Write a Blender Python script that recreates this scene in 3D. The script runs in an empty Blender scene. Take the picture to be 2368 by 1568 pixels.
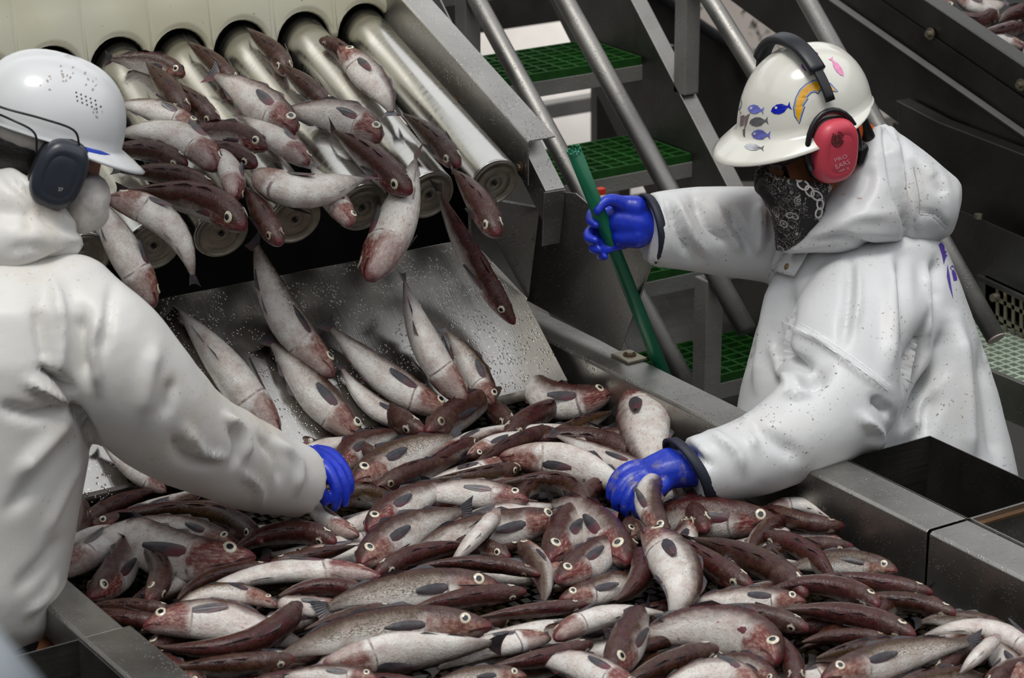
import bpy, bmesh, math, random
import numpy as np
from mathutils import Vector, Matrix, noise as mnoise
random.seed(7)
C0 = bpy.context.scene.collection
scn = bpy.context.scene
# ------------------------------------------------------------------ camera
FPX = 5970.0
_p = math.atan2(2134, 5970); _a = math.atan2(4184, math.hypot(2134, 5970))
cpz, spz = math.cos(_p), math.sin(_p)
Fh = np.array([math.sin(_a), math.cos(_a), 0.]); CR = np.array([math.cos(_a), -math.sin(_a), 0.]); ZU = np.array([0, 0, 1.])
CF = Fh*cpz - ZU*spz; CU = Fh*spz + ZU*cpz          # optical axis, camera up
ZR = 1.0                                            # height of the sorting table's rail tops
def ray(x, y): return CR*(x-1184) + CU*(784-y) + CF*FPX
CAM = np.array([0, 0, ZR]) - ray(150, 1330)*(2.1/-ray(150, 1330)[2])
def atz(x, y, z): d = ray(x, y); return CAM + d*((z-CAM[2])/d[2])
def atx(x, y, v): d = ray(x, y); return CAM + d*((v-CAM[0])/d[0])
def aty(x, y, v): d = ray(x, y); return CAM + d*((v-CAM[1])/d[1])
def atd(x, y, v): d = ray(x, y); return CAM + d*(v/FPX)
def atpl(x, y, P, n): d = ray(x, y); return CAM + d*(((P-CAM)@n)/(d@n))
def proj(P):
    v = np.asarray(P, float)-CAM; z = v@CF
    return 1184+FPX*(v@CR)/z, 784-FPX*(v@CU)/z, z
cam_d = bpy.data.cameras.new('camera'); cam = bpy.data.objects.new('camera', cam_d); C0.objects.link(cam)
cam_d.sensor_width = 36; cam_d.sensor_fit = 'HORIZONTAL'; cam_d.lens = FPX*36/2368; cam_d.clip_end = 200; cam_d.clip_start = 0.05
M = Matrix.Identity(4)
for i in range(3):
    M[i][0] = CR[i]; M[i][1] = CU[i]; M[i][2] = -CF[i]; M[i][3] = CAM[i]
cam.matrix_world = M
cam_d.dof.use_dof = True; cam_d.dof.focus_distance = 5.6; cam_d.dof.aperture_fstop = 6.5
scn.camera = cam
# ------------------------------------------------------------------ light: overcast sky over an open deck
w = bpy.data.worlds.new('overcast_sky'); scn.world = w; w.use_nodes = True
bg = w.node_tree.nodes['Background']; bg.inputs[0].default_value = (0.95, 0.97, 1.0, 1); bg.inputs[1].default_value = 1.0
sd = bpy.data.lights.new('sun', 'SUN'); sd.energy = 1.6; sd.angle = math.radians(22); sd.color = (1, .97, .92)
so = bpy.data.objects.new('sun', sd); C0.objects.link(so); so.location = (0, 0, 8)
so.rotation_euler = Vector((0.30, 0.22, -1.0)).to_track_quat('-Z', 'Y').to_euler()
scn.view_settings.view_transform = 'Standard'; scn.view_settings.look = 'None'
scn.view_settings.exposure = 0.06; scn.view_settings.gamma = 1.0; scn.view_settings.use_curve_mapping = False
# ------------------------------------------------------------------ object helpers
def tag(o, label, cat, group=None):
    o['label'] = label; o['category'] = cat
    if group: o['group'] = group
    return o
def empty(name, loc, label=None, cat=None, group=None):
    o = bpy.data.objects.new(name, None); C0.objects.link(o); o.location = tuple(loc); o.empty_display_size = .1
    if label: tag(o, label, cat, group)
    return o
def mkobj(name, V, F, mat, parent=None, smooth=False, center=True, mats=None, fm=None):
    V = np.asarray(V, float)
    c = (V.min(0)+V.max(0))/2 if center else np.zeros(3)
    me = bpy.data.meshes.new(name); me.from_pydata((V-c).tolist(), [], [tuple(int(i) for i in f) for f in F])
    if mats:
        for m in mats: me.materials.append(m)
        me.polygons.foreach_set('material_index', fm)
    elif mat: me.materials.append(mat)
    if smooth: me.polygons.foreach_set('use_smooth', [True]*len(me.polygons))
    me.update()
    o = bpy.data.objects.new(name, me); C0.objects.link(o)
    loc = Vector(c)
    if parent:
        o.parent = parent
        loc = loc - wloc(parent)
    o.location = loc
    return o
def wloc(o):
    l = Vector(o.location)
    while o.parent: o = o.parent; l = l + Vector(o.location)
    return l
def recalc(o):
    bm = bmesh.new(); bm.from_mesh(o.data); bmesh.ops.recalc_face_normals(bm, faces=bm.faces); bm.to_mesh(o.data); bm.free(); return o
def bevel(o, w_=.002, seg=2):
    m = o.modifiers.new('bevel', 'BEVEL'); m.width = w_; m.segments = seg; m.limit_method = 'ANGLE'; m.angle_limit = .6
    return o
def struct(o): o['kind'] = 'structure'; return o
class MB:
    def __init__(s): s.V = []; s.F = []
    def add(s, V, F):
        n = len(s.V); s.V += [tuple(map(float, v)) for v in V]; s.F += [tuple(i+n for i in f) for f in F]; return s
    def box(s, lo, hi):
        (a, b, c), (d, e, f) = lo, hi
        return s.add([(a,b,c),(d,b,c),(d,e,c),(a,e,c),(a,b,f),(d,b,f),(d,e,f),(a,e,f)],
                     [(0,3,2,1),(4,5,6,7),(0,1,5,4),(1,2,6,5),(2,3,7,6),(3,0,4,7)])
    def slab(s, P, n):            # polygon P extruded by vector n
        P = [np.asarray(q, float) for q in P]; k = len(P); n = np.asarray(n, float)
        V = P + [q+n for q in P]
        return s.add(V, [tuple(range(k))[::-1], tuple(range(k, 2*k))] + [(i, (i+1) % k, (i+1) % k+k, i+k) for i in range(k)])
    def bar(s, a, b, w_, h, up=(0,0,1)):  # rectangular bar from a to b
        a, b = np.asarray(a, float), np.asarray(b, float); t = b-a; t /= np.linalg.norm(t)
        u = np.asarray(up, float); sd_ = np.cross(t, u); sd_ /= np.linalg.norm(sd_); u = np.cross(sd_, t)
        q = [(-1,-1),(1,-1),(1,1),(-1,1)]
        V = [a+sd_*w_/2*i+u*h/2*j for i, j in q]+[b+sd_*w_/2*i+u*h/2*j for i, j in q]
        return s.add(V, [(0,1,2,3),(7,6,5,4),(0,4,5,1),(1,5,6,2),(2,6,7,3),(3,7,4,0)])
    def tube(s, pts, rad, n=12, cap=True):
        V, F = tube(pts, rad, n, cap); return s.add(V, F)
    def sheet(s, prof, th, o, axis_u, axis_v, run):
        # sheet-metal profile: polyline prof (u,v), thickness th, extruded along vector run from origin o
        prof = [np.asarray(q, float) for q in prof]; L = []; Rr = []
        for i, q in enumerate(prof):
            d0 = prof[i]-prof[i-1] if i else prof[1]-prof[0]
            d1 = prof[i+1]-prof[i] if i < len(prof)-1 else d0
            d0 = d0/np.linalg.norm(d0); d1 = d1/np.linalg.norm(d1)
            n0 = np.array([-d0[1], d0[0]]); n1 = np.array([-d1[1], d1[0]]); m = n0+n1; m = m/max(.3, (m@n0))
            L.append(q); Rr.append(q+m*th)
        P = L+Rr[::-1]; o = np.asarray(o, float); au = np.asarray(axis_u, float); av = np.asarray(axis_v, float)
        run = np.asarray(run, float); k = len(L)
        V = [o+au*q[0]+av*q[1] for q in P]; V += [v+run for v in V]; N = 2*k
        F = [(i, (i+1) % N, (i+1) % N+N, i+N) for i in range(N)]
        for b in (0, N):
            for i in range(k-1): F.append((b+i, b+i+1, b+N-2-i, b+N-1-i))
        return s.add(V, F)
    def build(s, name, mat, parent=None, smooth=False, fix=True, bev=None):
        o = mkobj(name, s.V, s.F, mat, parent, smooth)
        if fix: recalc(o)
        if bev: bevel(o, bev)
        return o
def frames(pts):
    pts = [np.asarray(p, float) for p in pts]; T = []
    for i in range(len(pts)):
        t = pts[min(i+1, len(pts)-1)]-pts[max(i-1, 0)]; T.append(t/np.linalg.norm(t))
    ref = np.array([0, 0, 1.]) if abs(T[0][2]) < .9 else np.array([1., 0, 0])
    A = []; B = []
    a = np.cross(ref, T[0]); a /= np.linalg.norm(a)
    for t in T:
        a = a-t*(a@t); a /= np.linalg.norm(a); A.append(a); B.append(np.cross(t, a))
    return pts, T, A, B
def tube(pts, rad, n=12, cap=True):
    pts, T, A, B = frames(pts); k = len(pts)
    rad = [rad]*k if np.isscalar(rad) else list(rad)
    V = []; F = []
    for i in range(k):
        for j in range(n):
            th = 2*math.pi*j/n; V.append(pts[i]+rad[i]*(math.cos(th)*A[i]+math.sin(th)*B[i]))
    for i in range(k-1):
        for j in range(n): F.append((i*n+j, i*n+(j+1) % n, (i+1)*n+(j+1) % n, (i+1)*n+j))
    if cap:
        F.append(tuple(range(n))[::-1]); F.append(tuple(range((k-1)*n, k*n)))
    return V, F
def catmull(P, k=6):
    P = [np.asarray(p, float) for p in P]; out = []
    Q = [2*P[0]-P[1]]+P+[2*P[-1]-P[-2]]
    for i in range(1, len(Q)-2):
        for j in range(k):
            t = j/k; a, b, c, d = Q[i-1], Q[i], Q[i+1], Q[i+2]
            out.append(.5*((2*b)+(c-a)*t+(2*a-5*b+4*c-d)*t*t+(3*b-a-3*c+d)*t**3))
    out.append(P[-1]); return out
# ------------------------------------------------------------------ material helpers
class NT:
    def __init__(s, name):
        s.m = bpy.data.materials.new(name); s.m.use_nodes = True; s.t = s.m.node_tree; s.n = s.t.nodes
        s.b = s.n['Principled BSDF']
    def new(s, typ, **kw):
        x = s.n.new(typ)
        for k, v in kw.items(): setattr(x, k, v)
        return x
    def link(s, a, b): s.t.links.new(a, b)
    def coord(s, kind='Object'): return s.new('ShaderNodeTexCoord').outputs[kind]
    def noise(s, scale, detail=4, rough=.55, vec=None, dist=0):
        x = s.new('ShaderNodeTexNoise'); x.inputs['Scale'].default_value = scale; x.inputs['Detail'].default_value = detail
        x.inputs['Roughness'].default_value = rough; x.inputs['Distortion'].default_value = dist
        if vec is not None: s.link(vec, x.inputs['Vector'])
        return x.outputs['Fac']
    def mapping(s, vec, scale=(1,1,1), loc=(0,0,0), rot=(0,0,0)):
        x = s.new('ShaderNodeMapping'); s.link(vec, x.inputs[0]); x.inputs['Scale'].default_value = scale
        x.inputs['Location'].default_value = loc; x.inputs['Rotation'].default_value = rot; return x.outputs[0]
    def ramp(s, fac, stops, interp='LINEAR'):
        x = s.new('ShaderNodeValToRGB'); x.color_ramp.interpolation = interp; e = x.color_ramp.elements
        while len(e) < len(stops): e.new(0.5)
        for i, (p_, c) in enumerate(stops):
            e[i].position = p_; e[i].color = (c if len(c) == 4 else (*c, 1)) if hasattr(c, '__len__') else (c, c, c, 1)
        s.link(fac, x.inputs[0]); return x.outputs[0]
    def math(s, op, a, b=None, clamp=False):
        x = s.new('ShaderNodeMath', operation=op, use_clamp=clamp)
        for i, v in enumerate((a, b)):
            if v is None: continue
            if hasattr(v, 'is_linked'): s.link(v, x.inputs[i])
            else: x.inputs[i].default_value = v
        return x.outputs[0]
    def mix(s, fac, a, b, typ='MIX'):
        x = s.new('ShaderNodeMix', data_type='RGBA', blend_type=typ)
        for sock, v in ((x.inputs[0], fac), (x.inputs[6], a), (x.inputs[7], b)):
            if hasattr(v, 'is_linked'): s.link(v, sock)
            elif np.isscalar(v): sock.default_value = v
            else: sock.default_value = (*v, 1) if len(v) == 3 else v
        return x.outputs[2]
    def mrange(s, v, a, b, c=0, d=1, smooth=True):
        x = s.new('ShaderNodeMapRange', interpolation_type='SMOOTHSTEP' if smooth else 'LINEAR'); s.link(v, x.inputs[0])
        for i, q in zip((1, 2, 3, 4), (a, b, c, d)):
            if hasattr(q, 'is_linked'): s.link(q, x.inputs[i])
            else: x.inputs[i].default_value = q
        return x.outputs[0]
    def bump(s, h, strength=.3, dist=.01):
        x = s.new('ShaderNodeBump'); x.inputs['Strength'].default_value = strength; x.inputs['Distance'].default_value = dist
        s.link(h, x.inputs['Height']); s.link(x.outputs[0], s.b.inputs['Normal']); return x
    def set(s, **kw):
        al = {'base': 'Base Color', 'rough': 'Roughness', 'metal': 'Metallic', 'spec': 'Specular IOR Level', 'coat': 'Coat Weight',
              'coat_r': 'Coat Roughness', 'sub': 'Subsurface Weight', 'alpha': 'Alpha', 'trans': 'Transmission Weight', 'sheen': 'Sheen Weight'}
        for k, v in kw.items():
            i = s.b.inputs[al[k]]
            if hasattr(v, 'is_linked'): s.link(v, i)
            elif np.isscalar(v): i.default_value = v
            else: i.default_value = (*v, 1) if len(v) == 3 else v
        return s
def plain(name, col, rough=.5, metal=0, coat=0, spec=.5, var=.12, nscale=14, bump=0, bscale=60):
    t = NT(name); c = t.coord(); n = t.noise(nscale, 5, .6, c)
    d = tuple(x*(1-var) for x in col); b = tuple(min(1, x*(1+var)) for x in col)
    t.set(base=t.ramp(n, [(.3, d), (.7, b)]), rough=rough, metal=metal, coat=coat, spec=spec)
    if bump: t.bump(t.noise(bscale, 3, .6, c), bump, .004)
    return t.m
def steel(name, col=.45, rough=.36, spots=.5, drops=True, grain=(1, 60, 60), rust=0.0, metal=1.0):
    t = NT(name); c = t.coord()
    g = t.noise(6, 3, .5, t.mapping(c, grain)); big = t.noise(3.5, 4, .6, c); sp = t.noise(150, 2, .5, c)
    base = t.ramp(big, [(.3, (col*.72, col*.695, col*.65)), (.7, (col*1.12, col*1.09, col*1.03))])
    spt = t.mrange(sp, .62, .72)
    base = t.mix(t.math('MULTIPLY', spt, spots*.5), base, (col*1.7, col*1.68, col*1.6))
    if rust:
        rn = t.noise(9, 6, .7, t.mapping(c, (1, 1, .25))); base = t.mix(t.math('MULTIPLY', t.mrange(rn, .58, .75), rust), base, (.16, .075, .02))
    r = t.ramp(t.math('ADD', t.math('MULTIPLY', g, .4), t.math('MULTIPLY', big, .6)), [(.3, rough*.7), (.7, rough*1.3)])
    t.set(base=base, rough=r, metal=metal)
    if drops:
        v = t.new('ShaderNodeTexVoronoi'); v.inputs['Scale'].default_value = 130; t.link(c, v.inputs['Vector'])
        dr = t.mrange(v.outputs['Distance'], .12, .34, 1, 0)
        keep = t.math('GREATER_THAN', t.noise(22, 2, .5, c), .52)
        t.bump(t.math('ADD', t.math('MULTIPLY', dr, keep), t.math('MULTIPLY', g, .1)), .35*spots+.05, .004)
    return t.m
# ================================================================== materials of the place
M_steel = steel('brushed_steel', .40, .38, .6, rust=.25)
M_rail = steel('wet_rail_steel', .44, .40, .8, rust=.12)
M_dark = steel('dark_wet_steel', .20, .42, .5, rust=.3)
M_chute = steel('chute_steel', .55, .20, 1.2, grain=(60, 1, 1))
M_plate = steel('splashed_plate_steel', .30, .46, 1.0)
M_black = plain('black_rubber_and_void', (.006, .006, .006), .7)  # rubber parts, and blackout casings where the black stands in for shade
M_pipe = steel('handrail_pipe_steel', .34, .50, .5)
M_conv = steel('conveyor_side_steel', .13, .42, .3, rust=.3)
M_dull = steel('dull_stair_steel', .31, .50, .8, rust=.25, metal=.45)
M_bolt = plain('bolt_steel', (.38, .34, .26), .4, .9)
def m_roller():
    t = NT('spun_roller_steel'); c = t.coord(); s_ = t.mapping(c, (1, 1, 1))
    g = t.noise(90, 2, .5, t.mapping(c, (.02, 1, .02))); b = t.noise(4, 3, .5, c)
    t.set(base=t.ramp(b, [(.3, (.60, .59, .56)), (.7, (.72, .70, .66))]), metal=1, rough=t.ramp(g, [(.3, .17), (.7, .3)]))
    return t.m
M_roller = m_roller()
M_cap = plain('roller_end_steel', (.30, .27, .22), .42, .9, var=.25, nscale=30)
def m_cream():
    t = NT('cream_plastic_panel'); c = t.coord()
    n = t.noise(2.2, 5, .6, c); base = t.ramp(n, [(.3, (.70, .66, .47)), (.55, (.78, .76, .60)), (.8, (.80, .79, .68))])
    sp = t.mrange(t.noise(48, 4, .7, c), .67, .72); base = t.mix(t.math('MULTIPLY', sp, .75), base, (.12, .09, .05))
    st = t.mrange(t.noise(5, 5, .7, t.mapping(c, (2.2, 1, .5))), .6, .72); base = t.mix(t.math('MULTIPLY', st, .22), base, (.50, .34, .10))
    t.set(base=base, rough=.33, spec=.5); t.bump(t.noise(30, 3, .6, c), .08, .004); return t.m
M_cream = m_cream()
M_green = plain('green_fibreglass_grating', (.008, .065, .006), .5, var=.35, nscale=25)
M_greenpale = plain('pale_worn_grating', (.32, .38, .30), .5, var=.3, nscale=25)
def m_belt():
    t = NT('belt_links_brown'); c = t.coord(); n = t.noise(40, 3, .6, c)
    t.set(base=t.ramp(n, [(.35, (.012, .008, .005)), (.6, (.05, .035, .016)), (.85, (.13, .11, .08))]), rough=.35, metal=.5); return t.m
M_belt = m_belt()
def m_concrete():
    t = NT('blotched_pinkish_wall'); c = t.coord(); n = t.noise(1.4, 4, .6, c)
    base = t.ramp(n, [(.3, (.70, .60, .53)), (.7, (.86, .77, .70))])
    b = t.mrange(t.noise(17, 5, .68, t.mapping(c, (1, 1, .8))), .53, .62); base = t.mix(t.math('MULTIPLY', b, .9), base, (.05, .045, .04))
    t.set(base=base, rough=.8); return t.m
M_conc = m_concrete()
M_pale = plain('pale_painted_wall', (.84, .79, .74), .6, var=.1, nscale=3)
M_bulk = plain('dark_grey_bulkhead_paint', (.045, .045, .045), .6, var=.25, nscale=2)
def m_deck():
    t = NT('wet_dark_deck'); c = t.coord(); n = t.noise(3, 5, .6, c)
    t.set(base=t.ramp(n, [(.3, (.025, .024, .023)), (.7, (.06, .057, .05))]), rough=t.ramp(n, [(.3, .25), (.7, .6)])); return t.m
M_deck = m_deck()
M_rust = plain('rusty_brown_steel', (.10, .05, .02), .7, .3, var=.4, nscale=12)
# ================================================================== deck and walls
struct(MB().box((-4.5, -7, -.06), (9, 9, 0)).build('floor', M_deck))
struct(MB().box((-4.6, -7, 0), (-4.5, 9, 5.2)).build('wall_left', M_bulk))
struct(MB().box((9, -7, 0), (9.1, 9, 5.2)).build('wall_right', M_bulk))
struct(MB().box((-4.5, -7.1, 0), (9, -7, 4.6)).build('wall_front', M_bulk))
struct(MB().box((-4.5, 9, 0), (9, 9.1, 4.2)).build('wall_back', M_pale))
# dark slab on posts added above the frame so the chute head mirrors dark
ob = empty('added_overhead_slab', (1.2, .6, 2.5), 'added dark overhead slab mirrored by the head of the chute', 'dark slab')
MB().box((-.9, .27, 2.50), (4.3, .66, 2.56)).build('dark_slab', M_bulk, ob)
for x in (-.88, 4.2): MB().box((x, .42, 0), (x+.08, .50, 2.50)).build('post', M_bulk, ob)
# ================================================================== sorting table
XL, XRI, XRO, ZB = 0.0, 1.53, 1.64, .865
table = empty('sorting_table', (.77, -.4, 0), 'long steel sorting table whose belt carries the heap of fish', 'sorting table')
MB().box((XL+.004, -1.75, .80), (XRI-.004, .95, ZB-.006)).build('belt_bed', M_black, table)
mb = MB()
for iy in range(0, 96):
    y = -1.72+iy*.026
    if y > .72: break
    for ix in range(52):
        x = .008+ix*.029+(.0145 if iy % 2 else 0)
        if x > 1.49: continue
        mb.box((x, y, ZB-.008), (x+.017, y+.020, ZB+.006))
lk = mb.build('belt_link', M_belt, table, fix=False); lk['kind'] = 'stuff'; lk['label'] = 'brown metal links of the table belt'
def rail_prof(sx, wid):  # channel lip: inner wall, top, outer flange
    return [(0, -.15), (0, -.006), (sx*.006, 0), (sx*(wid-.006), 0), (sx*wid, -.006), (sx*wid, -.07)]
def rail(y0, y1, x, wid, sx, dz=0, name='side_rail', th=.004):
    return MB().sheet(rail_prof(sx, wid), th*sx*-1, (x, y0, ZR+dz), (1, 0, 0), (0, 0, 1), (0, y1-y0, 0)).build(name, M_rail, table, bev=.0015)
rail(-.270, .80, XL, .085, -1); rail(-1.8, -.274, XL+.012, .10, -1, .003)
rail(-.752, .84, XRI, .11, 1); rail(-1.8, -.760, XRI, .108, 1, -.001)
MB().box((XRI+.002, -1.8, .55), (XRI+.008, .84, .86)).build('skirt_plate', M_dark, table)
MB().box((XL-.008, -1.8, .55), (XL-.002, .84, .86)).build('skirt_plate', M_dark, table)
for x in (XL+.05, XRI-.05):
    for y in (-1.5, -.4, .7): MB().box((x-.03, y-.03, 0), (x+.03, y+.03, .80)).build('leg', M_dark, table, bev=.003)
# discard bins clipped on the outside of the rails
def bin_(x0, x1, y0, y1, z1, zb, label, mat=M_dark, back=None):
    o = empty('discard_bin', ((x0+x1)/2, (y0+y1)/2, zb), label, 'bin'); t = .003
    MB().box((x0, y1-t, zb), (x1, y1, z1)).build('back_wall', mat, o, bev=.001)
    MB().box((x1-t, y0, zb), (x1, y1-t, z1)).build('side_wall', mat, o, bev=.001)
    MB().box((x0, y0, zb), (x0+t, y1-t, z1)).build('side_wall', mat, o, bev=.001)
    MB().box((x0, y0, zb), (x1, y0+t, z1)).build('front_wall', mat, o, bev=.001)
    MB().box((x0, y0, zb), (x1, y1, zb+t)).build('bottom', mat, o)
    return o
bin_(XRO+.002, 1.885, -.752, -.368, .997, .55, 'deep dark steel discard bin against the white coat of the red ear-muff worker', M_dark)
b2 = bin_(XRO+.002, 1.885, -1.3, -.757, 1.000, .55, 'steel discard bin with a rust-streaked rim at the right edge', M_rail)
MB().box((XRO+.004, -.775, .985), (1.883, -.7605, .990)).build('rust_seam', M_rust, b2)
bin_(-.46, XL-.092, -.90, -.268, 1.000, .55, 'dark steel discard bin in the bottom left corner', M_dark)
# ================================================================== chute under the rollers
A1 = np.array([0, .47, .937]); A2 = np.array([0, .80, 1.219]); cd = (A2-A1)/np.linalg.norm(A2-A1); cn = np.array([0, -cd[2], cd[1]])
chute = empty('discharge_chute', (.8, .6, .9), 'sloping wet steel chute between the rollers and the table', 'chute')
prof = [(-.012, -.016), (0, -.004), (.006, 0), (.434, 0)]
MB().sheet(prof, .004, (.02, A1[1], A1[2]), cd, cn, (1.48, 0, 0)).build('slide_plate', M_chute, chute, bev=.001)
G1 = atx(1212, 691, 1.545)
MB().slab([A2+[1.43, -.005, .0], np.array([1.50, .648, 1.092]), atx(1222, 690, 1.59), atx(1248, 482, 1.59), np.array([1.43, .80, 1.33])], (.004, .002, .004)).build('corner_gusset', M_plate, chute)
PX = 1.60
MB().slab([atx(*q, PX) for q in [(1212, 692), (1432, 812), (1511, 600), (1330, 447), (1248, 440)]], (.005, 0, 0)).build('side_plate', M_plate, chute, bev=.001)
fp = atx(1432, 812, PX)
MB().box((PX-.01, fp[1]-.05, ZR+.001), (PX+.045, fp[1]+.02, ZR+.007)).build('foot_tab', M_bolt, chute, bev=.001)
MB().tube([(PX+.022, fp[1]-.012, ZR+.006), (PX+.022, fp[1]-.012, ZR+.016)], .011, 6).build('bolt', M_bolt, chute)
MB().tube([(PX+.022, fp[1]-.012, ZR+.006), (PX+.022, fp[1]-.012, ZR+.010)], .016, 16).build('washer', M_rust, chute)
# ================================================================== roller grader
un = np.array([0, math.cos(math.radians(18.6)), math.sin(math.radians(18.6))])      # up-slope direction of the rollers
grader = empty('roller_grader', (.9, 1.0, 1.0), 'inclined roller grader with seven steel rollers and cream back panel', 'grading machine')
RR = .0645; YN = .658; ZN = 1.398; YF = 1.40
RX = [(1.415, 1.452), (1.235, 1.278), (1.056, 1.102), (.880, .935), (.695, .772), (.530, .600), (.360, .428)]
RF = []
for xn, xf in RX:
    a = np.array([xn, YN, ZN]); L = (1.32-YN)/un[1]
    d = np.array([xf-xn, 1.32-YN, L*un[2]]); d /= np.linalg.norm(d); RF.append((a, d))
    b = a+d*.95
    pts = [a+d*t_ for t_ in (0, .001, .0035, .008, .30, .60, .95)]
    ro = MB().tube(pts, [RR-.004, RR-.0015, RR, RR, RR, RR, RR], 48).build('roller', M_roller, grader, True)
    ro.data.polygons.foreach_set('use_smooth', [len(p.vertices) == 4 for p in ro.data.polygons])
    # recessed end disc with rim, ring grooves and axle hole
    A_ = np.cross(d, [0, 0, 1.]); A_ /= np.linalg.norm(A_); B_ = np.cross(A_, d)
    prf = [(RR-.003, -.0005), (RR-.006, -.003), (RR-.009, -.0022), (RR-.010, .001), (.045, .0012), (.044, .0020), (.043, .0012), (.022, .0012), (.021, .0020), (.020, .0010), (.006, .0010), (.0055, .006)]
    V = []; F = []; n = 40
    for r_, h in prf:
        for j in range(n):
            th = 2*math.pi*j/n; V.append(a-d*.0015+d*h*1.0-d*.001+A_*r_*math.cos(th)+B_*r_*math.sin(th))
    for i in range(len(prf)-1):
        for j in range(n): F.append((i*n+j, i*n+(j+1) % n, (i+1)*n+(j+1) % n, (i+1)*n+j))
    F.append(tuple(range((len(prf)-1)*n, len(prf)*n)))
    cp = MB().add(V, F).build('end_cap', M_cap, ro, True)
    mbh = MB().tube([a-d*.0042, a-d*.0030], .0052, 14); mbh.build('axle_hole', M_black, ro)
# cream back panel, scalloped over the rollers
YP = 1.335
def scallop():
    P = [(.0, 2.35)]; low = 1.628
    cs = sorted([(xf, ZN+(YP-YN)*un[2]/un[1]) for xn, xf in RX]); R_ = .083
    P = [(.10, 2.45), (.10, low)]
    for cx, cz in cs:
        for k in range(0, 15):
            th = math.pi-(math.pi)*(k/14)
            P.append((cx+R_*math.cos(th)*1.0, max(low, cz-.002+R_*math.sin(th)) if 0 < k < 14 else low))
    P += [(1.512, low+.03), (1.512, 2.45)]
    Q = [P[0]]
    for q in P[1:]:
        if q[0] >= Q[-1][0]-1e-6 or q[1] > 2: Q.append(q)
    return Q
SC = scallop()
bot = SC[1:-1]
mb = MB(); V = []; F = []
# columns of quads from the scalloped edge up, with a rolled lip leaning to the viewer
rows = [(0, -.004), (.004, -.016), (.016, -.018), (1.775, -.008), (1.85, -.002), (2.0, 0), (2.5, 0)]
for x, z in bot:
    for dz_, dy in rows:
        za = z+dz_ if dz_ < 1 else dz_
        V.append((x, YP+dy+(.10*max(0, za-1.72)), za))
k = len(rows)
for i in range(len(bot)-1):
    for j in range(k-1): F.append((i*k+j, (i+1)*k+j, (i+1)*k+j+1, i*k+j+1))
pn = mb.add(V, F).build('hopper_panel', M_cream, grader, True)
sm = pn.modifiers.new('solid', 'SOLIDIFY'); sm.thickness = .012; sm.offset = 0
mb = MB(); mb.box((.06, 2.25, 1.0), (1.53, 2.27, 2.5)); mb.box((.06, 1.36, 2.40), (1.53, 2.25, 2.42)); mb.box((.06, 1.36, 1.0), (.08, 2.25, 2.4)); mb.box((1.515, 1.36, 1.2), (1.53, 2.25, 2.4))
mb.build('hopper_blackout_casing', M_black, grader)  # black box added behind the panel to shut out light at the scallops
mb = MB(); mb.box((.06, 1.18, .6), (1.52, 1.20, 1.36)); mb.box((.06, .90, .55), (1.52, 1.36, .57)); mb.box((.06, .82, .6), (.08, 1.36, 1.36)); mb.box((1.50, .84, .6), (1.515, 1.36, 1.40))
mb.build('under_blackout_casing', M_black, grader)  # black plates added so the void below the rollers stays dark
MB().box((.1, .99, 1.255), (.88, 1.0, 1.285)).build('cross_strip', M_rust, grader)
# right-hand side channel of the grader
XC = 1.515
Ut, Ub = atx(1221, 326, XC), atx(1217, 428, XC); T0 = atx(931, 0, XC); ud = T0-Ut; ud = np.array([0, ud[1], ud[2]]); ud /= np.linalg.norm(ud)
hh = Ut[2]-Ub[2]
LC = 1.35
sc = MB().sheet([(0, -hh), (0, -.004), (.004, 0), (.078, 0)], -.0035, (XC, Ut[1], Ut[2]), (1, 0, 0), (0, 0, 1), ud*LC).build('side_channel', M_rail, grader, bev=.001)
for q in [(1202, 386), (1052, 237), (918, 100)]:
    p_ = atx(*q, XC-.003)
    bo = MB().tube([p_, p_+[-.008, 0, 0]], .0085, 6).build('bolt', M_bolt, grader)
    MB().tube([p_+[.002, 0, 0], p_+[-.002, 0, 0]], .0125, 16).build('washer', M_rust, bo)
MB().sheet([(0, -hh), (0, 0), (-.06, 0)], .0035, (.20, Ut[1], Ut[2]), (1, 0, 0), (0, 0, 1), ud*LC).build('side_channel', M_rail, grader)
# stepped end bracket below the channel
b0 = atx(1222, 362, XC+.02); b1 = atx(1262, 442, XC+.03)
MB().sheet([(0, -.09), (0, 0), (.055, 0)], -.0035, b1, (1, 0, 0), (0, 0, 1), (b0-b1)*1.4).build('end_bracket', M_rail, grader, bev=.001)
c0 = aty(1258, 446, b1[1]-.002); c1 = aty(1309, 438, b1[1]-.002); c2 = aty(1294, 562, b1[1]-.002); c3 = aty(1254, 570, b1[1]-.002)
MB().slab([c0, c1, c2, c3], (0, .004, 0)).build('end_plate', M_steel, grader, bev=.001)
mb = MB()
for x in (.16, 1.56):
    mb = MB().box((x-.03, 1.5, 0), (x+.03, 1.56, 1.3)); mb.build('leg', M_dark, grader, bev=.003)
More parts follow.
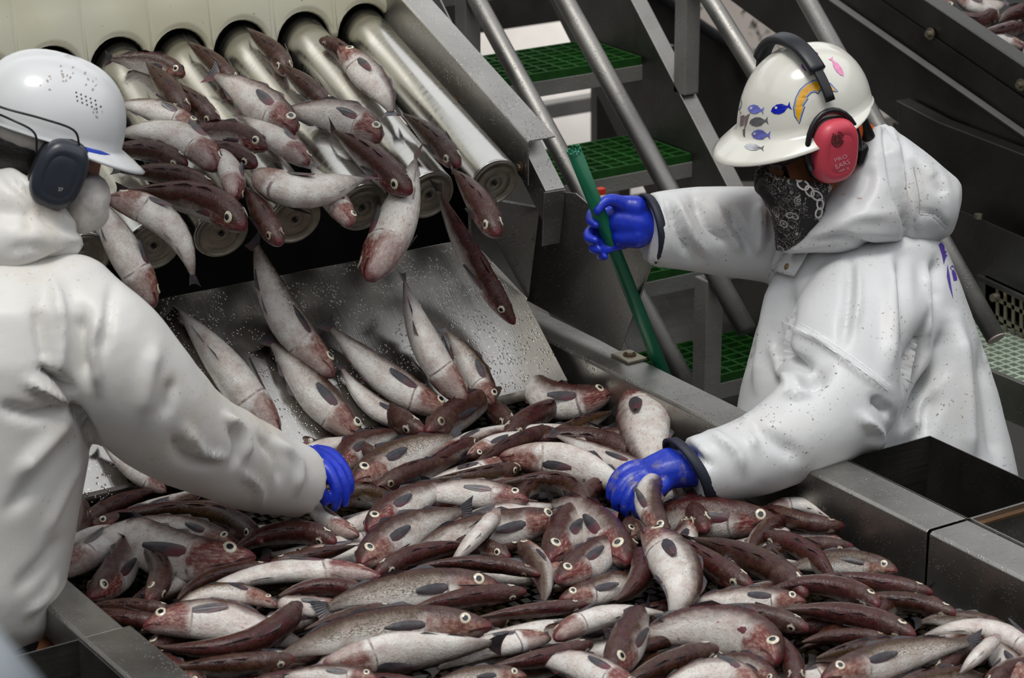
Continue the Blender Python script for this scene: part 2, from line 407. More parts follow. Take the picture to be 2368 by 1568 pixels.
# ================================================================== steel stair with green gratings
XS0, XS1 = 1.955, 2.505
stair = empty('stair', (2.2, .3, 0), 'steep steel stair with green grating treads and pipe handrails', 'stair')
T1 = atx(1490, 148, XS1); T2 = atx(1605, 372, XS1); go, ri = T1[1]-T2[1], T1[2]-T2[2]
def grating(x0, x1, y0, y1, z, nx, ny, h=.028, t=.007, mbx=None):
    mbx = mbx or MB()
    for i in range(nx+1):
        x = x0+(x1-x0)*i/nx; mbx.box((x-t/2, y0, z-h), (x+t/2, y1, z))
    for j in range(ny+1):
        y = y0+(y1-y0)*j/ny; mbx.box((x0-t/2, y-t/2, z-h), (x1+t/2, y+t/2, z-.0004))
    return mbx
DEP = .262
for k in range(-3, 6):
    y, z = T1[1]-k*go, T1[2]-k*ri
    if z < .12: continue
    tr = MB().sheet([(0, -.044), (0, 0), (.03, 0)], -.003, (XS0+.006, y, z-.002), (0, 1, 0), (0, 0, 1), (XS1-XS0-.012, 0, 0)).build('tread', M_dull, stair, bev=.001)
    grating(XS0+.012, XS1-.012, y+.006, y+DEP, z+.022, 10, 7).build('grating', M_green, tr, fix=False)
    MB().box((XS0+.006, y+DEP, z-.04), (XS1-.006, y+DEP+.004, z+.0)).build('back_angle', M_steel, tr)
sd_ = np.array([0, go, ri]); sd_ /= np.linalg.norm(sd_)
Pt = np.array([0, T1[1], T1[2]])
for x, sgn in ((XS0, -1), (XS1, 1)):
    # stringer channel: web plus top flange facing up
    lo = Pt-sd_*1.9; hi = Pt+sd_*1.35
    nrm = np.array([0, -sd_[2], sd_[1]]); h1 = .075; h0 = -.17 if sgn < 0 else -.26
    if sgn > 0:
        MB().slab([lo+nrm*h0+[x, 0, 0], hi+nrm*h0+[x, 0, 0], hi+nrm*h1+[x, 0, 0], lo+nrm*h1+[x, 0, 0]], (.004, 0, 0)).build('stringer', M_dark, stair)
        MB().slab([lo+nrm*h1+[x, 0, 0], hi+nrm*h1+[x, 0, 0], hi+nrm*h1+[x+.052, 0, 0], lo+nrm*h1+[x+.052, 0, 0]], nrm*.004).build('stringer_flange', M_pipe, stair, bev=.001)
    else:
        MB().slab([lo+nrm*h0+[x, 0, 0], hi+nrm*h0+[x, 0, 0], hi+nrm*.012+[x, 0, 0], lo+nrm*.012+[x, 0, 0]], (-.004, 0, 0)).build('stringer', M_steel, stair)
XH = XS0-.035
def pipe(p, q, x, name='handrail_pipe', r_=.0245, ext0=.0, ext1=1.0, xo=0):
    a, b = atx(*p, x), atx(*q, x); d = (b-a)/np.linalg.norm(b-a)
    return MB().tube([a-d*ext0, (a+b)/2, b+d*ext1], r_, 20).build(name, M_pipe, stair, True), a, b, d
pipe((1343, 440), (1108, 10), XH, 'mid_rail_pipe', .025, .80, .9)
pipe((1548, 440), (1306, 0), XH, 'handrail_pipe', .025, .42, .9)
pipe((1742, 160), (1642, 0), XS1+.03, 'mid_rail_pipe', .025, .95, .9)
o4, a4, b4, d4 = pipe((2303, 782), (1866, 0), XS1+.03, 'handrail_pipe', .025, .0, .9)
MB().tube([a4+d4*.0005, a4-d4*.003], .0235, 20).build('pipe_end_cap', plain('ragged_pipe_end', (.5, .42, .38), .5), o4)
def post(px, py0, py1, x, w_=.052):
    a = atx(px, py0, x); b = atx(px, py1, x); a[1] = b[1]
    return MB().box((x-w_/2, b[1]-w_/2, b[2]), (x+w_/2, b[1]+w_/2, a[2]+.2)).build('post', M_dull, stair, bev=.004)
post(1083, 0, 250, XH); post(1586, 0, 215, XS1+.026); 
p_ = atx(1640, 640, XH); MB().box((XH-.026, p_[1]-.026, .0), (XH+.026, p_[1]+.026, p_[2]+.0)).build('post', M_dull, stair, bev=.004)
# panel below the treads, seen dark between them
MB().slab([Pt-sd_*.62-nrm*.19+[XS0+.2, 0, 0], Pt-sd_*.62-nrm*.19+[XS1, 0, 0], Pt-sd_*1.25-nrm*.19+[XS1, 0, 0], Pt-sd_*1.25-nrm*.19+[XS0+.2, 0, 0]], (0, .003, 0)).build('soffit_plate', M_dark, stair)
# ================================================================== inclined conveyor behind the stair, carrying more fish
XK = 3.10
ka, kb = atx(2145, 0, XK), atx(2368, 150, XK); kd = ka-kb; kd = np.array([0, kd[1], kd[2]]); kd /= np.linalg.norm(kd)
conv = empty('incline_conveyor', (3.3, 1.0, 0), 'dark steel incline conveyor trough carrying fish at the upper right', 'conveyor')
k0 = kb-kd*.9; LK = 3.6
MB().sheet([(0, -.40), (0, -.006), (.005, 0), (.052, 0), (.056, -.004), (.056, -.06)], -.004, k0, (1, 0, 0), (0, 0, 1), kd*LK).build('side_wall', M_conv, conv, bev=.001)
MB().sheet([(-.002, -.17), (-.014, -.18), (-.014, -.185), (-.002, -.195)], -.003, k0, (1, 0, 0), (0, 0, 1), kd*LK).build('side_rib', M_conv, conv)
MB().sheet([(-.006, -.085), (-.006, -.15)], -.003, k0, (1, 0, 0), (0, 0, 1), kd*LK).build('side_strip', M_conv, conv)
for q in [(2152, 78), (2362, 196)]:
    p_ = atx(*q, XK-.007); bo = MB().tube([p_, p_+[-.016, 0, 0]], .0085, 8).build('bolt', M_bolt, conv); MB().tube([p_, p_+[-.004, 0, 0]], .017, 16).build('washer', M_bolt, bo)
q0 = k0+[.056, 0, -.10]
MB().slab([q0, q0+kd*LK, q0+kd*LK+[.7, 0, 0], q0+[.7, 0, 0]], (0, 0, -.02)).build('belt', M_black, conv)
MB().slab([q0+[.7, 0, -.1], q0+kd*LK+[.7, 0, -.1], q0+kd*LK+[.7, 0, .14], q0+[.7, 0, .14]], (.006, 0, 0)).build('side_wall', M_conv, conv)
MB().slab([atx(2072, 232, 3.04), atx(2168, 282, 3.04), atx(2385, 365, 3.04), atx(2385, 560, 3.04), atx(2100, 520, 3.04)], (.05, 0, 0)).build('drive_guard', M_conv, conv, bev=.002)
MB().slab([atx(2180, 470, 2.98), atx(2400, 565, 2.98), atx(2400, 760, 2.98), atx(2200, 690, 2.98)], (.004, 0, 0)).build('lower_panel', M_dark, conv)
g0 = atx(2262, 655, 2.95)
# perforated guard at the right edge
P4 = [atx(*q, 2.95) for q in [(2260, 640), (2420, 715), (2420, 900), (2260, 800)]]
MB().bar(P4[0], P4[1], .012, .012).build('guard_frame', M_dark, conv)
def lerp(a, b, t_): return a+(b-a)*t_
mb = MB(); nr = 3
for i in range(0, 9):
    t_ = .30+i*.115
    if t_ <= 1.0: mb.bar(lerp(P4[0], P4[1], t_), lerp(P4[3], P4[2], t_), .004, .011, (0, 1, 0))
for j in range(nr+1):
    s_ = .18+j*.25; mb.bar(lerp(lerp(P4[0], P4[3], s_), lerp(P4[1], P4[2], s_), .28), lerp(P4[1], P4[2], s_), .004, .012)
mb.build('perforated_guard', M_bolt, conv)
MB().slab([P4[0]+[.03, 0, 0], P4[1]+[.03, 0, 0], P4[2]+[.03, 0, 0], P4[3]+[.03, 0, 0]], (.004, 0, 0)).build('guard_back', M_black, conv)
p_ = atx(2307, 686, 2.945); MB().tube([p_, p_+[-.02, 0, 0]], .011, 12).build('bolt', M_bolt, conv)
p_ = atx(2262, 505, 2.97); MB().tube([p_, p_+[0, 0, .012]], .012, 6).build('bolt', M_bolt, conv)
for y in (-.1, 1.2, 2.4): MB().box((3.2, y, 0), (3.26, y+.06, 1.15)).build('leg', M_dark, conv)
# raised walkway at the right edge
wk = empty('walkway', (2.9, .2, .4), 'pale worn green grating walkway with steel toe plate at the right edge', 'walkway')
e0 = atx(2285, 850, 2.72)
zw = e0[2]
grating(2.72, 3.12, -.6, .75, zw, 14, 46, .03, .008).build('grating', M_greenpale, wk, fix=False)
MB().box((2.70, -.6, zw-.11), (2.716, .75, zw+.004)).build('toe_plate', M_rail, wk, bev=.001)
for y in (-.5, .65): MB().box((2.73, y, 0), (2.78, y+.05, zw-.03)).build('leg', M_dark, wk)
# ================================================================== structures far behind the stair
bw = empty('blotched_wall', (5.5, 4.6, 0), 'pinkish concrete wall with dark blotches behind the stair', 'wall')
MB().box((4.78, 4.6, 0), (8.5, 4.8, 2.6)).build('wall_slab', M_conc, bw)
pw = empty('pale_partition', (3.8, 4.2, 0), 'pale grey partition seen between the upper treads', 'partition')
MB().slab([(3.05, 4.22, 0), (4.74, 4.22, 0), (4.74, 5.1, 1.0), (3.05, 5.1, 1.0)], (0, .03, -.03)).build('panel', M_pale, pw)
M_batten = plain('reddish_batten', (.24, .15, .13), .6)
for x, m_ in ((3.99, M_batten), (4.06, M_pale)): MB().slab([(x, 4.215, .02), (x+.055, 4.215, .02), (x+.055, 4.60, .46), (x, 4.60, .46)], (0, -.02, .02)).build('batten', m_, pw)
fr = empty('cross_frame', (3.6, 4.05, 0), 'dark steel cross beams in front of the pale partition', 'frame')
MB().box((3.0, 4.08, .83), (4.26, 4.14, 1.25)).build('beam', M_dark, fr, bev=.003)
MB().box((3.0, 4.08, .435), (4.26, 4.14, .50)).build('beam', M_dull, fr, bev=.006)
for x in (2.94, 4.24): MB().box((x, 4.06, 0), (x+.06, 4.16, 1.25)).build('post', M_dark, fr, bev=.003)
p0 = aty(985, 14, 3.2); MB().box((2.2, 3.2, p0[2]-.005), (2.95, 3.26, p0[2]+.15)).build('pale_header', M_pale, fr)
# dark hose pipe sagging in front of the blotched wall
hs = MB().tube(catmull([aty(1490, -45, 3.4), aty(1560, 15, 3.4), aty(1640, 72, 3.4), aty(1700, 110, 3.4), aty(1735, 150, 3.4), aty(1750, 200, 3.4)], 5), .022, 12).build('hose', plain('dark_hose', (.03, .028, .032), .5), None, True)
tag(hs, 'dark hose sagging in front of the blotched wall', 'hose')
dk = MB().slab([aty(*q, 3.45) for q in [(1380, -45), (1490, -45), (1560, 15), (1640, 72), (1700, 110), (1735, 150), (1760, 420), (1380, 420)]], (0, .04, 0)).build('dark_screen', M_conv); tag(dk, 'dark steel screen below the sagging hose', 'screen')
# red valve handle behind the gloved hand
vh = MB(); p_ = aty(1388, 443, .95); vh.box((p_[0]-.012, .94, p_[2]-.008), (p_[0]+.012, .96, p_[2]+.010)); v = vh.build('valve_handle', plain('red_paint', (.75, .05, .02), .4), None, bev=.003)
tag(v, 'small red handle showing behind the blue glove on the green pole', 'handle')
# ================================================================== fish
def m_fish():
    t = NT('wet_cod_skin'); c = t.coord()
    oi = t.new('ShaderNodeObjectInfo'); sp = t.new('ShaderNodeSeparateColor'); t.link(oi.outputs['Color'], sp.inputs[0])
    R_, G_, B_ = sp.outputs[0], sp.outputs[1], sp.outputs[2]
    va = t.new('ShaderNodeVectorMath', operation='ADD'); t.link(c, va.inputs[0])
    rv = t.new('ShaderNodeCombineXYZ'); rm = t.math('MULTIPLY', oi.outputs['Random'], 37.0)
    for i in range(3): t.link(rm, rv.inputs[i])
    t.link(rv.outputs[0], va.inputs[1]); cc = va.outputs[0]
    s_ = t.new('ShaderNodeAttribute', attribute_name='fs').outputs['Fac']; v_ = t.new('ShaderNodeAttribute', attribute_name='fv').outputs['Fac']
    ph = t.new('ShaderNodeAttribute', attribute_name='fp').outputs['Fac']
    pv = t.new('ShaderNodeCombineXYZ'); t.link(t.math('ADD', t.math('MULTIPLY', s_, 10), rm), pv.inputs[0]); t.link(t.math('MULTIPLY', ph, 3.0), pv.inputs[1])
    n1 = t.noise(26, 3, .6, cc); n2 = t.noise(85, 3, .6, cc); n3 = t.noise(2.4, 3, .6, pv.outputs[0]); n4 = t.noise(7.5, 2, .5, pv.outputs[0], .8)
    # brown back
    back = t.ramp(n2, [(.25, (.007, .0035, .003)), (.5, (.027, .010, .006)), (.8, (.075, .034, .019))])
    back = t.mix(t.math('MULTIPLY', R_, t.mrange(n3, .36, .62)), back, (.068, .007, .012))
    mott = t.math('MULTIPLY', t.mrange(n1, .5, .72), .5); back = t.mix(mott, back, (.095, .052, .031))
    belly = t.ramp(n1, [(.22, (.42, .33, .31)), (.42, (.60, .54, .50)), (.62, (.72, .70, .66)), (.85, (.62, .61, .63))])
    belly = t.mix(t.math('MULTIPLY', t.mrange(n3, .56, .74), t.math('MULTIPLY', R_, .85)), belly, (.36, .10, .12))
    spk = t.mrange(t.noise(210, 2, .5, cc), .56, .68); belly = t.mix(t.math('MULTIPLY', spk, .30), belly, (.30, .24, .20))
    sil = t.mix(n2, (.10, .070, .065), (.38, .31, .28))
    vv = t.math('ADD', t.math('ADD', v_, t.math('MULTIPLY', t.math('SUBTRACT', n1, .5), .75)), t.math('MULTIPLY', t.math('SUBTRACT', G_, .5), 1.5))
    bm_ = t.mrange(vv, .28, .62)
    col = t.mix(t.mrange(vv, -.12, .34), belly, sil)
    col = t.mix(bm_, col, back)
    # yellow-brown squiggles on the upper flank
    sq = t.math('MULTIPLY', t.mrange(n4, .51, .56), t.math('MULTIPLY', t.mrange(v_, -.35, -.05), t.mrange(v_, .75, .95, 1, 0)))
    sq = t.math('MULTIPLY', sq, t.math('MULTIPLY', B_, t.mrange(s_, .25, .32)))
    col = t.mix(t.math('MULTIPLY', sq, .9), col, (.095, .065, .018))
    # head: silvery to pinkish brown, bloody patches
    hc = t.ramp(n2, [(.2, (.085, .034, .027)), (.45, (.24, .125, .095)), (.62, (.40, .28, .22)), (.85, (.50, .43, .33))])
    hc = t.mix(t.math('MULTIPLY', t.math('ADD', t.math('MULTIPLY', R_, .8), .15, True), t.mrange(n3, .34, .58)), hc, (.135, .011, .019))
    hc = t.mix(t.math('MULTIPLY', t.mrange(vv, .05, .6), .85), hc, (.036, .016, .013))
    hm = t.mrange(t.math('ADD', s_, t.math('MULTIPLY', t.math('SUBTRACT', n1, .5), .16)), .20, .262, 1, 0)
    hm = t.math('MULTIPLY', hm, t.mrange(v_, -.95, -.35, .6, 1))
    col = t.mix(t.math('MULTIPLY', hm, t.mrange(s_, .245, .256, 1, .25)), col, hc)
    # gill edge, mouth line and lips, tail root
    ge = t.math('MULTIPLY', t.mrange(t.math('ABSOLUTE', t.math('SUBTRACT', s_, .2535)), .003, .011, 1, 0), t.mrange(v_, .2, .5, 1, 0))
    ge = t.math('MULTIPLY', ge, t.mrange(n1, .38, .6))
    col = t.mix(t.math('MULTIPLY', ge, .75), col, (.10, .02, .022))
    mo = t.mrange(s_, .01, .06, 1, 0)
    col = t.mix(t.math('MULTIPLY', mo, .75), col, (.11, .014, .020))
    ml = t.math('MULTIPLY', t.mrange(t.math('ABSOLUTE', t.math('ADD', t.math('ADD', v_, .10), t.math('MULTIPLY', s_, 4.0))), .05, .16, 1, 0), t.mrange(s_, .085, .10, 1, 0))
    col = t.mix(t.math('MULTIPLY', ml, .9), col, (.03, .004, .006))
    ta = t.mrange(s_, .70, .92, 0, .75); col = t.mix(ta, col, (.085, .058, .046))
    t.set(base=col, rough=t.ramp(n2, [(.3, .20), (.7, .36)]), spec=.30, coat=.22)
    t.b.inputs['Coat Roughness'].default_value = .06
    hgt = t.math('ADD', t.noise(190, 3, .6, cc), t.math('MULTIPLY', t.noise(45, 2, .5, cc), 1.2))
    t.bump(hgt, .5, .003)
    cb = t.new('ShaderNodeBump'); cb.inputs['Strength'].default_value = .9; cb.inputs['Distance'].default_value = .003
    t.link(t.noise(330, 2, .5, cc), cb.inputs['Height']); t.link(cb.outputs[0], t.b.inputs['Coat Normal'])
    return t.m
M_fish = m_fish()
def m_fin():
    t = NT('slate_fin'); c = t.coord(); n = t.noise(60, 4, .6, c); st = t.new('ShaderNodeAttribute', attribute_name='fr').outputs['Fac']
    oi = t.new('ShaderNodeObjectInfo'); sp = t.new('ShaderNodeSeparateColor'); t.link(oi.outputs['Color'], sp.inputs[0])
    base = t.ramp(n, [(.3, (.020, .020, .028)), (.6, (.055, .052, .06)), (.85, (.13, .11, .10))])
    base = t.mix(t.math('MULTIPLY', sp.outputs[0], t.mrange(t.noise(9, 2, .5, c), .45, .7)), base, (.16, .035, .05))
    rays = t.math('SINE', t.math('MULTIPLY', st, 60.0))
    t.set(base=base, rough=.3, coat=.3); t.bump(rays, .25, .002); return t.m
M_fin = m_fin()
M_iris = plain('pale_fish_iris', (.66, .60, .46), .18, coat=.6, var=.2, nscale=60)
M_irisd = plain('dull_fish_iris', (.34, .25, .17), .2, coat=.6, var=.3, nscale=60)
M_pupil = plain('fish_pupil', (.010, .010, .014), .1, coat=.8)
M_rim = plain('dark_eye_rim', (.05, .03, .025), .3)
PROF = np.array([  # s, top, bottom, half-width  (fractions of the body height)
 [.000,.025,.035,.035],[.008,.075,.080,.085],[.025,.140,.140,.145],[.05,.200,.200,.192],[.08,.262,.255,.238],[.115,.318,.318,.277],[.16,.368,.385,.315],[.205,.402,.440,.343],
 [.235,.418,.468,.355],[.250,.420,.472,.353],[.258,.416,.466,.342],[.29,.432,.497,.343],[.35,.455,.535,.354],[.42,.458,.540,.350],[.50,.440,.508,.332],[.58,.410,.450,.302],
 [.66,.358,.372,.258],[.74,.292,.290,.202],[.81,.222,.214,.142],[.87,.158,.148,.088],[.91,.115,.108,.052],[.925,.105,.100,.034]])
NPHI = 18
def spine3(P):
    P = [np.asarray(p, float) for p in P]; ts = np.linspace(0, 1, 41)
    a, b, c = P; d1 = np.linalg.norm(b-a); d2 = np.linalg.norm(c-b); tm = d1/(d1+d2)
    S = np.array([a*((t-tm)*(t-1)/((0-tm)*(0-1)))+b*((t-0)*(t-1)/((tm)*(tm-1)))+c*((t-0)*(t-tm)/((1)*(1-tm))) for t in ts])
    return S
class Spine:
    def __init__(s, S, r, flip=1):
        s.S = S; seg = np.linalg.norm(np.diff(S, axis=0), axis=1); s.cum = np.concatenate([[0], np.cumsum(seg)]); s.L = s.cum[-1]; s.r = math.radians(r)
        mid = len(S)//2; t = S[mid+4]-S[mid-4]; t /= np.linalg.norm(t); v = CAM-S[mid]; v /= np.linalg.norm(v)
        n = v-(v@t)*t; n /= np.linalg.norm(n); sv = np.cross(t, n)
        s.sg = 1 if (sv@CU+.25*(sv@CR)) > 0 else -1
        s.n0 = n; s.c = {}
    def at(s, u):
        k = round(u, 5)
        if k not in s.c: s.c[k] = s._at(u)
        return s.c[k]
    def _at(s, u):
        d = u*s.L
        if d <= s.L:
            P = np.array([np.interp(d, s.cum, s.S[:, k]) for k in range(3)])
        else:
            e = s.S[-1]-s.S[-3]; P = s.S[-1]+e/np.linalg.norm(e)*(d-s.L)
        e0, e1 = max(0, d-.02*s.L), min(s.L, d+.02*s.L)
        if e1 <= e0: e0 = s.L*.95; e1 = s.L
        a = np.array([np.interp(e0, s.cum, s.S[:, k]) for k in range(3)]); b = np.array([np.interp(e1, s.cum, s.S[:, k]) for k in range(3)])
        t = (b-a)/np.linalg.norm(b-a)
        v = CAM-P; v /= np.linalg.norm(v); n = v-(v@t)*t; q = np.linalg.norm(n)
        n = n/q if q > .35 else (n+s.n0*.5)-(((n+s.n0*.5)@t)*t); n /= np.linalg.norm(n)
        sv = np.cross(t, n)*s.sg
        dd = math.cos(s.r)*n+math.sin(s.r)*sv; la = np.cross(t, dd)
        return P, t, dd, la
def sheet_fin(name, G, parent, thick=.0009, col=None):
    # G: rows x cols grid of points -> thin double-walled fin
    G = np.asarray(G); r_, c_, _ = G.shape; V = G.reshape(-1, 3); F = []
    for i in range(r_-1):
        for j in range(c_-1): F.append((i*c_+j, i*c_+j+1, (i+1)*c_+j+1, (i+1)*c_+j))
    o = mkobj(name, V, F, M_fin, parent, True)
    at = o.data.attributes.new('fr', 'FLOAT', 'POINT'); at.data.foreach_set('value', [ (i % c_)/(c_-1) for i in range(r_*c_)])
    if col: o.color = col
    return o
FISH_N = 0
def make_fish(S, h, roll, color, label, group, fins=True, dull=False, flare=1.0, thin=1.0, parts=True):
    global FISH_N; FISH_N += 1
    rnd = random.Random(FISH_N*13+5)
    sp = Spine(S, roll); V = []; fs = []; fv = []; fp = []
    fat = rnd.uniform(.94, 1.08)
    for s_, tp, bt, wd in PROF:
        for j in range(NPHI):
            ph = 2*math.pi*j/NPHI; c_, q = math.cos(ph), math.sin(ph)
            P, t, D, Lq = sp.at(s_+.030*q*q*math.exp(-((s_-.25)/.045)**2))
            tq, bq, wq = tp, bt, wd
            if s_ == .258: k_ = q*q; tq, bq, wq = .421+(tp-.421)*k_, .476+(bt-.476)*k_*.5, .347+(wd-.347)*k_
            hgt = (tq if c_ > 0 else bq*fat)*h
            q2 = math.copysign(abs(q)**.92, q)
            V.append(P+D*hgt*c_+Lq*wq*h*q2*thin); fs.append(s_); fv.append(c_); fp.append(ph if ph <= math.pi else 2*math.pi-ph)
    F = []; k = len(PROF)
    for i in range(k-1):
        for j in range(NPHI): F.append((i*NPHI+j, i*NPHI+(j+1) % NPHI, (i+1)*NPHI+(j+1) % NPHI, (i+1)*NPHI+j))
    F.append(tuple(range(NPHI))[::-1]); F.append(tuple(range((k-1)*NPHI, k*NPHI)))
    o = mkobj('fish', V, F, M_fish, None, True); me = o.data
    for nm, arr in (('fs', fs), ('fv', fv), ('fp', fp)):
        me.attributes.new(nm, 'FLOAT', 'POINT').data.foreach_set('value', arr)
    o.color = (*color, 1); tag(o, label, 'fish', group)
    if not parts: return o
    col = (*color, 1)
    # eyes
    for sg in (-1, 1):
        P, t, D, Lq = sp.at(.112); ph = math.radians(56)
        N = D*math.cos(ph)*.55+Lq*math.sin(ph)*sg; N = N-t*.18; N /= np.linalg.norm(N)
        C_ = P+D*.292*h*math.cos(ph)+Lq*.252*h*math.sin(ph)*sg*thin
        a = t-(t@N)*N; a /= np.linalg.norm(a); b = np.cross(N, a); re = .134*h
        rings = [(1.12, -.30), (1.0, .10), (.86, .20), (.52, .27), (.50, .275), (.25, .30)]; EV = []; EF = []; fm = []; n = 14
        for r_, z_ in rings:
            for j in range(n): th = 2*math.pi*j/n; EV.append(C_+N*z_*re+re*r_*(a*math.cos(th)+b*math.sin(th)))
        for i in range(len(rings)-1):
            for j in range(n): EF.append((i*n+j, i*n+(j+1) % n, (i+1)*n+(j+1) % n, (i+1)*n+j)); fm.append(0 if i == 0 else 1 if i < 3 else 2)
        EF.append(tuple(range((len(rings)-1)*n, len(rings)*n))); fm.append(2)
        mkobj('eye', EV, EF, None, o, True, mats=[M_rim, M_irisd if dull else M_iris, M_pupil], fm=fm)
    if not fins: return o
    # pectoral fins
    for sg in (-1, 1):
        G = []; ang = rnd.uniform(-.25, .30); lf = rnd.uniform(.15, .19)*flare
        for i in range(6):
            u = i/5; P, t, D, Lq = sp.at(.275+u*.02); row = []
            wd = h*.125*math.sin(math.pi*min(1, .22+.68*u))**.8
            base = P+Lq*sg*(.338*h*thin+.010*h+.10*h*u)+D*(.02-.10*ang)*h
            cen = base+t*(lf*sp.L*u)-D*(ang*.32*lf*sp.L*u)
            for j in range(4):
                w_ = (j/3-.5)*2; row.append(cen+D*w_*wd-Lq*sg*.03*h*w_*w_)
            G.append(row)
        sheet_fin('pectoral_fin', G, o, col=col)
    # dorsal and anal fins
    for nm, sgn, a0, a1, hf in (('dorsal_fin', 1, .33, .46, .13), ('dorsal_fin', 1, .49, .63, .12), ('dorsal_fin', 1, .67, .80, .09), ('anal_fin', -1, .52, .64, .11), ('anal_fin', -1, .67, .80, .09)):
        G = []; lean = rnd.uniform(-.8, .8)
        for i in range(6):
            u = i/5; s_ = a0+(a1-a0)*u; P, t, D, Lq = sp.at(s_)
            r0 = np.interp(s_, PROF[:, 0], PROF[:, 1 if sgn > 0 else 2])*h
            e = hf*h*(min(1, u*4+.15)*(1-u*.82))
            b0 = P+D*sgn*(r0-.015*h); G.append([b0, b0+(D*sgn*.6+Lq*lean*.5)*e*.6+t*.25*e, b0+(D*sgn*.9+Lq*lean)*e+t*.7*e])
        sheet_fin(nm, G, o, col=col)
    # tail fin
    G = []; tw = rnd.uniform(-.25, .25)
    for i in range(5):
        u = i/4; P, t, D, Lq = sp.at(.905+.105*u); row = []
        for j in range(7):
            w_ = (j/6-.5)*2; sp_ = .10+.24*u**.8
            row.append(P+D*w_*h*sp_+t*(-.018*sp.L*u*(1-w_*w_)*1.2)+Lq*(tw*h*.22*u*w_+.03*h*u))
        G.append(row)
    sheet_fin('tail_fin', G, o, col=col)
    return o
# ---- surfaces on which the fish lie
RP = np.array([0, YN, ZN+RR+.018]); RN = np.array([0, -un[2], un[1]])
def zpile(p):
    return .935-.024*max(0, (p[0]-.9)/.6)-.006*(p[0] < .15)
def on(q, code, h):
    x, y = q
    if code == 'p':
        P = atz(x, y, .93)
        return atz(x, y, zpile(P))
    if code[0] == 'p': # pile with height offset in mm
        P = atz(x, y, .93); return atz(x, y, zpile(P)+float(code[1:])/1000)
    if code[0] == 'r': return atpl(x, y, RP+RN*(float(code[1:] or 0)/1000), RN)
    if code[0] == 'c': return atpl(x, y, A1+cn*(.032+float(code[1:] or 0)/1000), cn)
    if code[0] == 'f': return aty(x, y, float(code[1:]))
def fish(head, mid, tail, hpx, roll, look, where, label, group=None, **kw):
    codes = where.split('/') if '/' in where else [where]*3
    P = [on(q, c, hpx) for q, c in zip((head, mid, tail), codes)]
    dep = proj(P[1])[2]; h = hpx*dep/FPX*(1.16 if where[0] == 'p' else 1.14)
    S = spine3(P); L = np.linalg.norm(np.diff(S, axis=0), axis=1).sum()
    Lmin = h/.235
    if L < Lmin and where[0] == 'p':      # the hidden rear of the fish runs on under the heap
        e = S[-1]-S[-4]; e /= np.linalg.norm(e); e = e+np.array([0, 0, -.25]); e /= np.linalg.norm(e)
        k = 14; S = np.vstack([S, [S[-1]+e*(Lmin-L)*(i+1)/k for i in range(k)]])
        S[:, 2] = np.maximum(S[:, 2], ZB+.02)
        L2 = np.linalg.norm(np.diff(S, axis=0), axis=1)
        cum = np.concatenate([[0], np.cumsum(L2)]); us = np.linspace(0, cum[-1], 41); S = np.stack([np.interp(us, cum, S[:, i]) for i in range(3)], 1)
    elif L < h/.30:
        e = S[-1]-S[-4]; e /= np.linalg.norm(e); k = 14; S = np.vstack([S, [S[-1]+e*(h/.30-L)*(i+1)/k for i in range(k)]])
    LOOKS = {'b': (.45, .50, .5), 'r': (.95, .52, .3), 'w': (.55, .38, .4), 's': (.40, .42, 1.0), 'd': (.6, .85, .2), 'y': (.25, .62, 1.0), 'p': (.9, .30, .1), 'g': (.2, .5, .9)}
    g = group or {'p': 'fish heaped on the sorting table', 'r': 'fish lying on the rollers', 'c': 'fish sliding down the chute', 'f': 'fish falling off the rollers'}[where[0]]
    return make_fish(S, h, roll, LOOKS[look], label, g, dull=look in 'd', **kw)
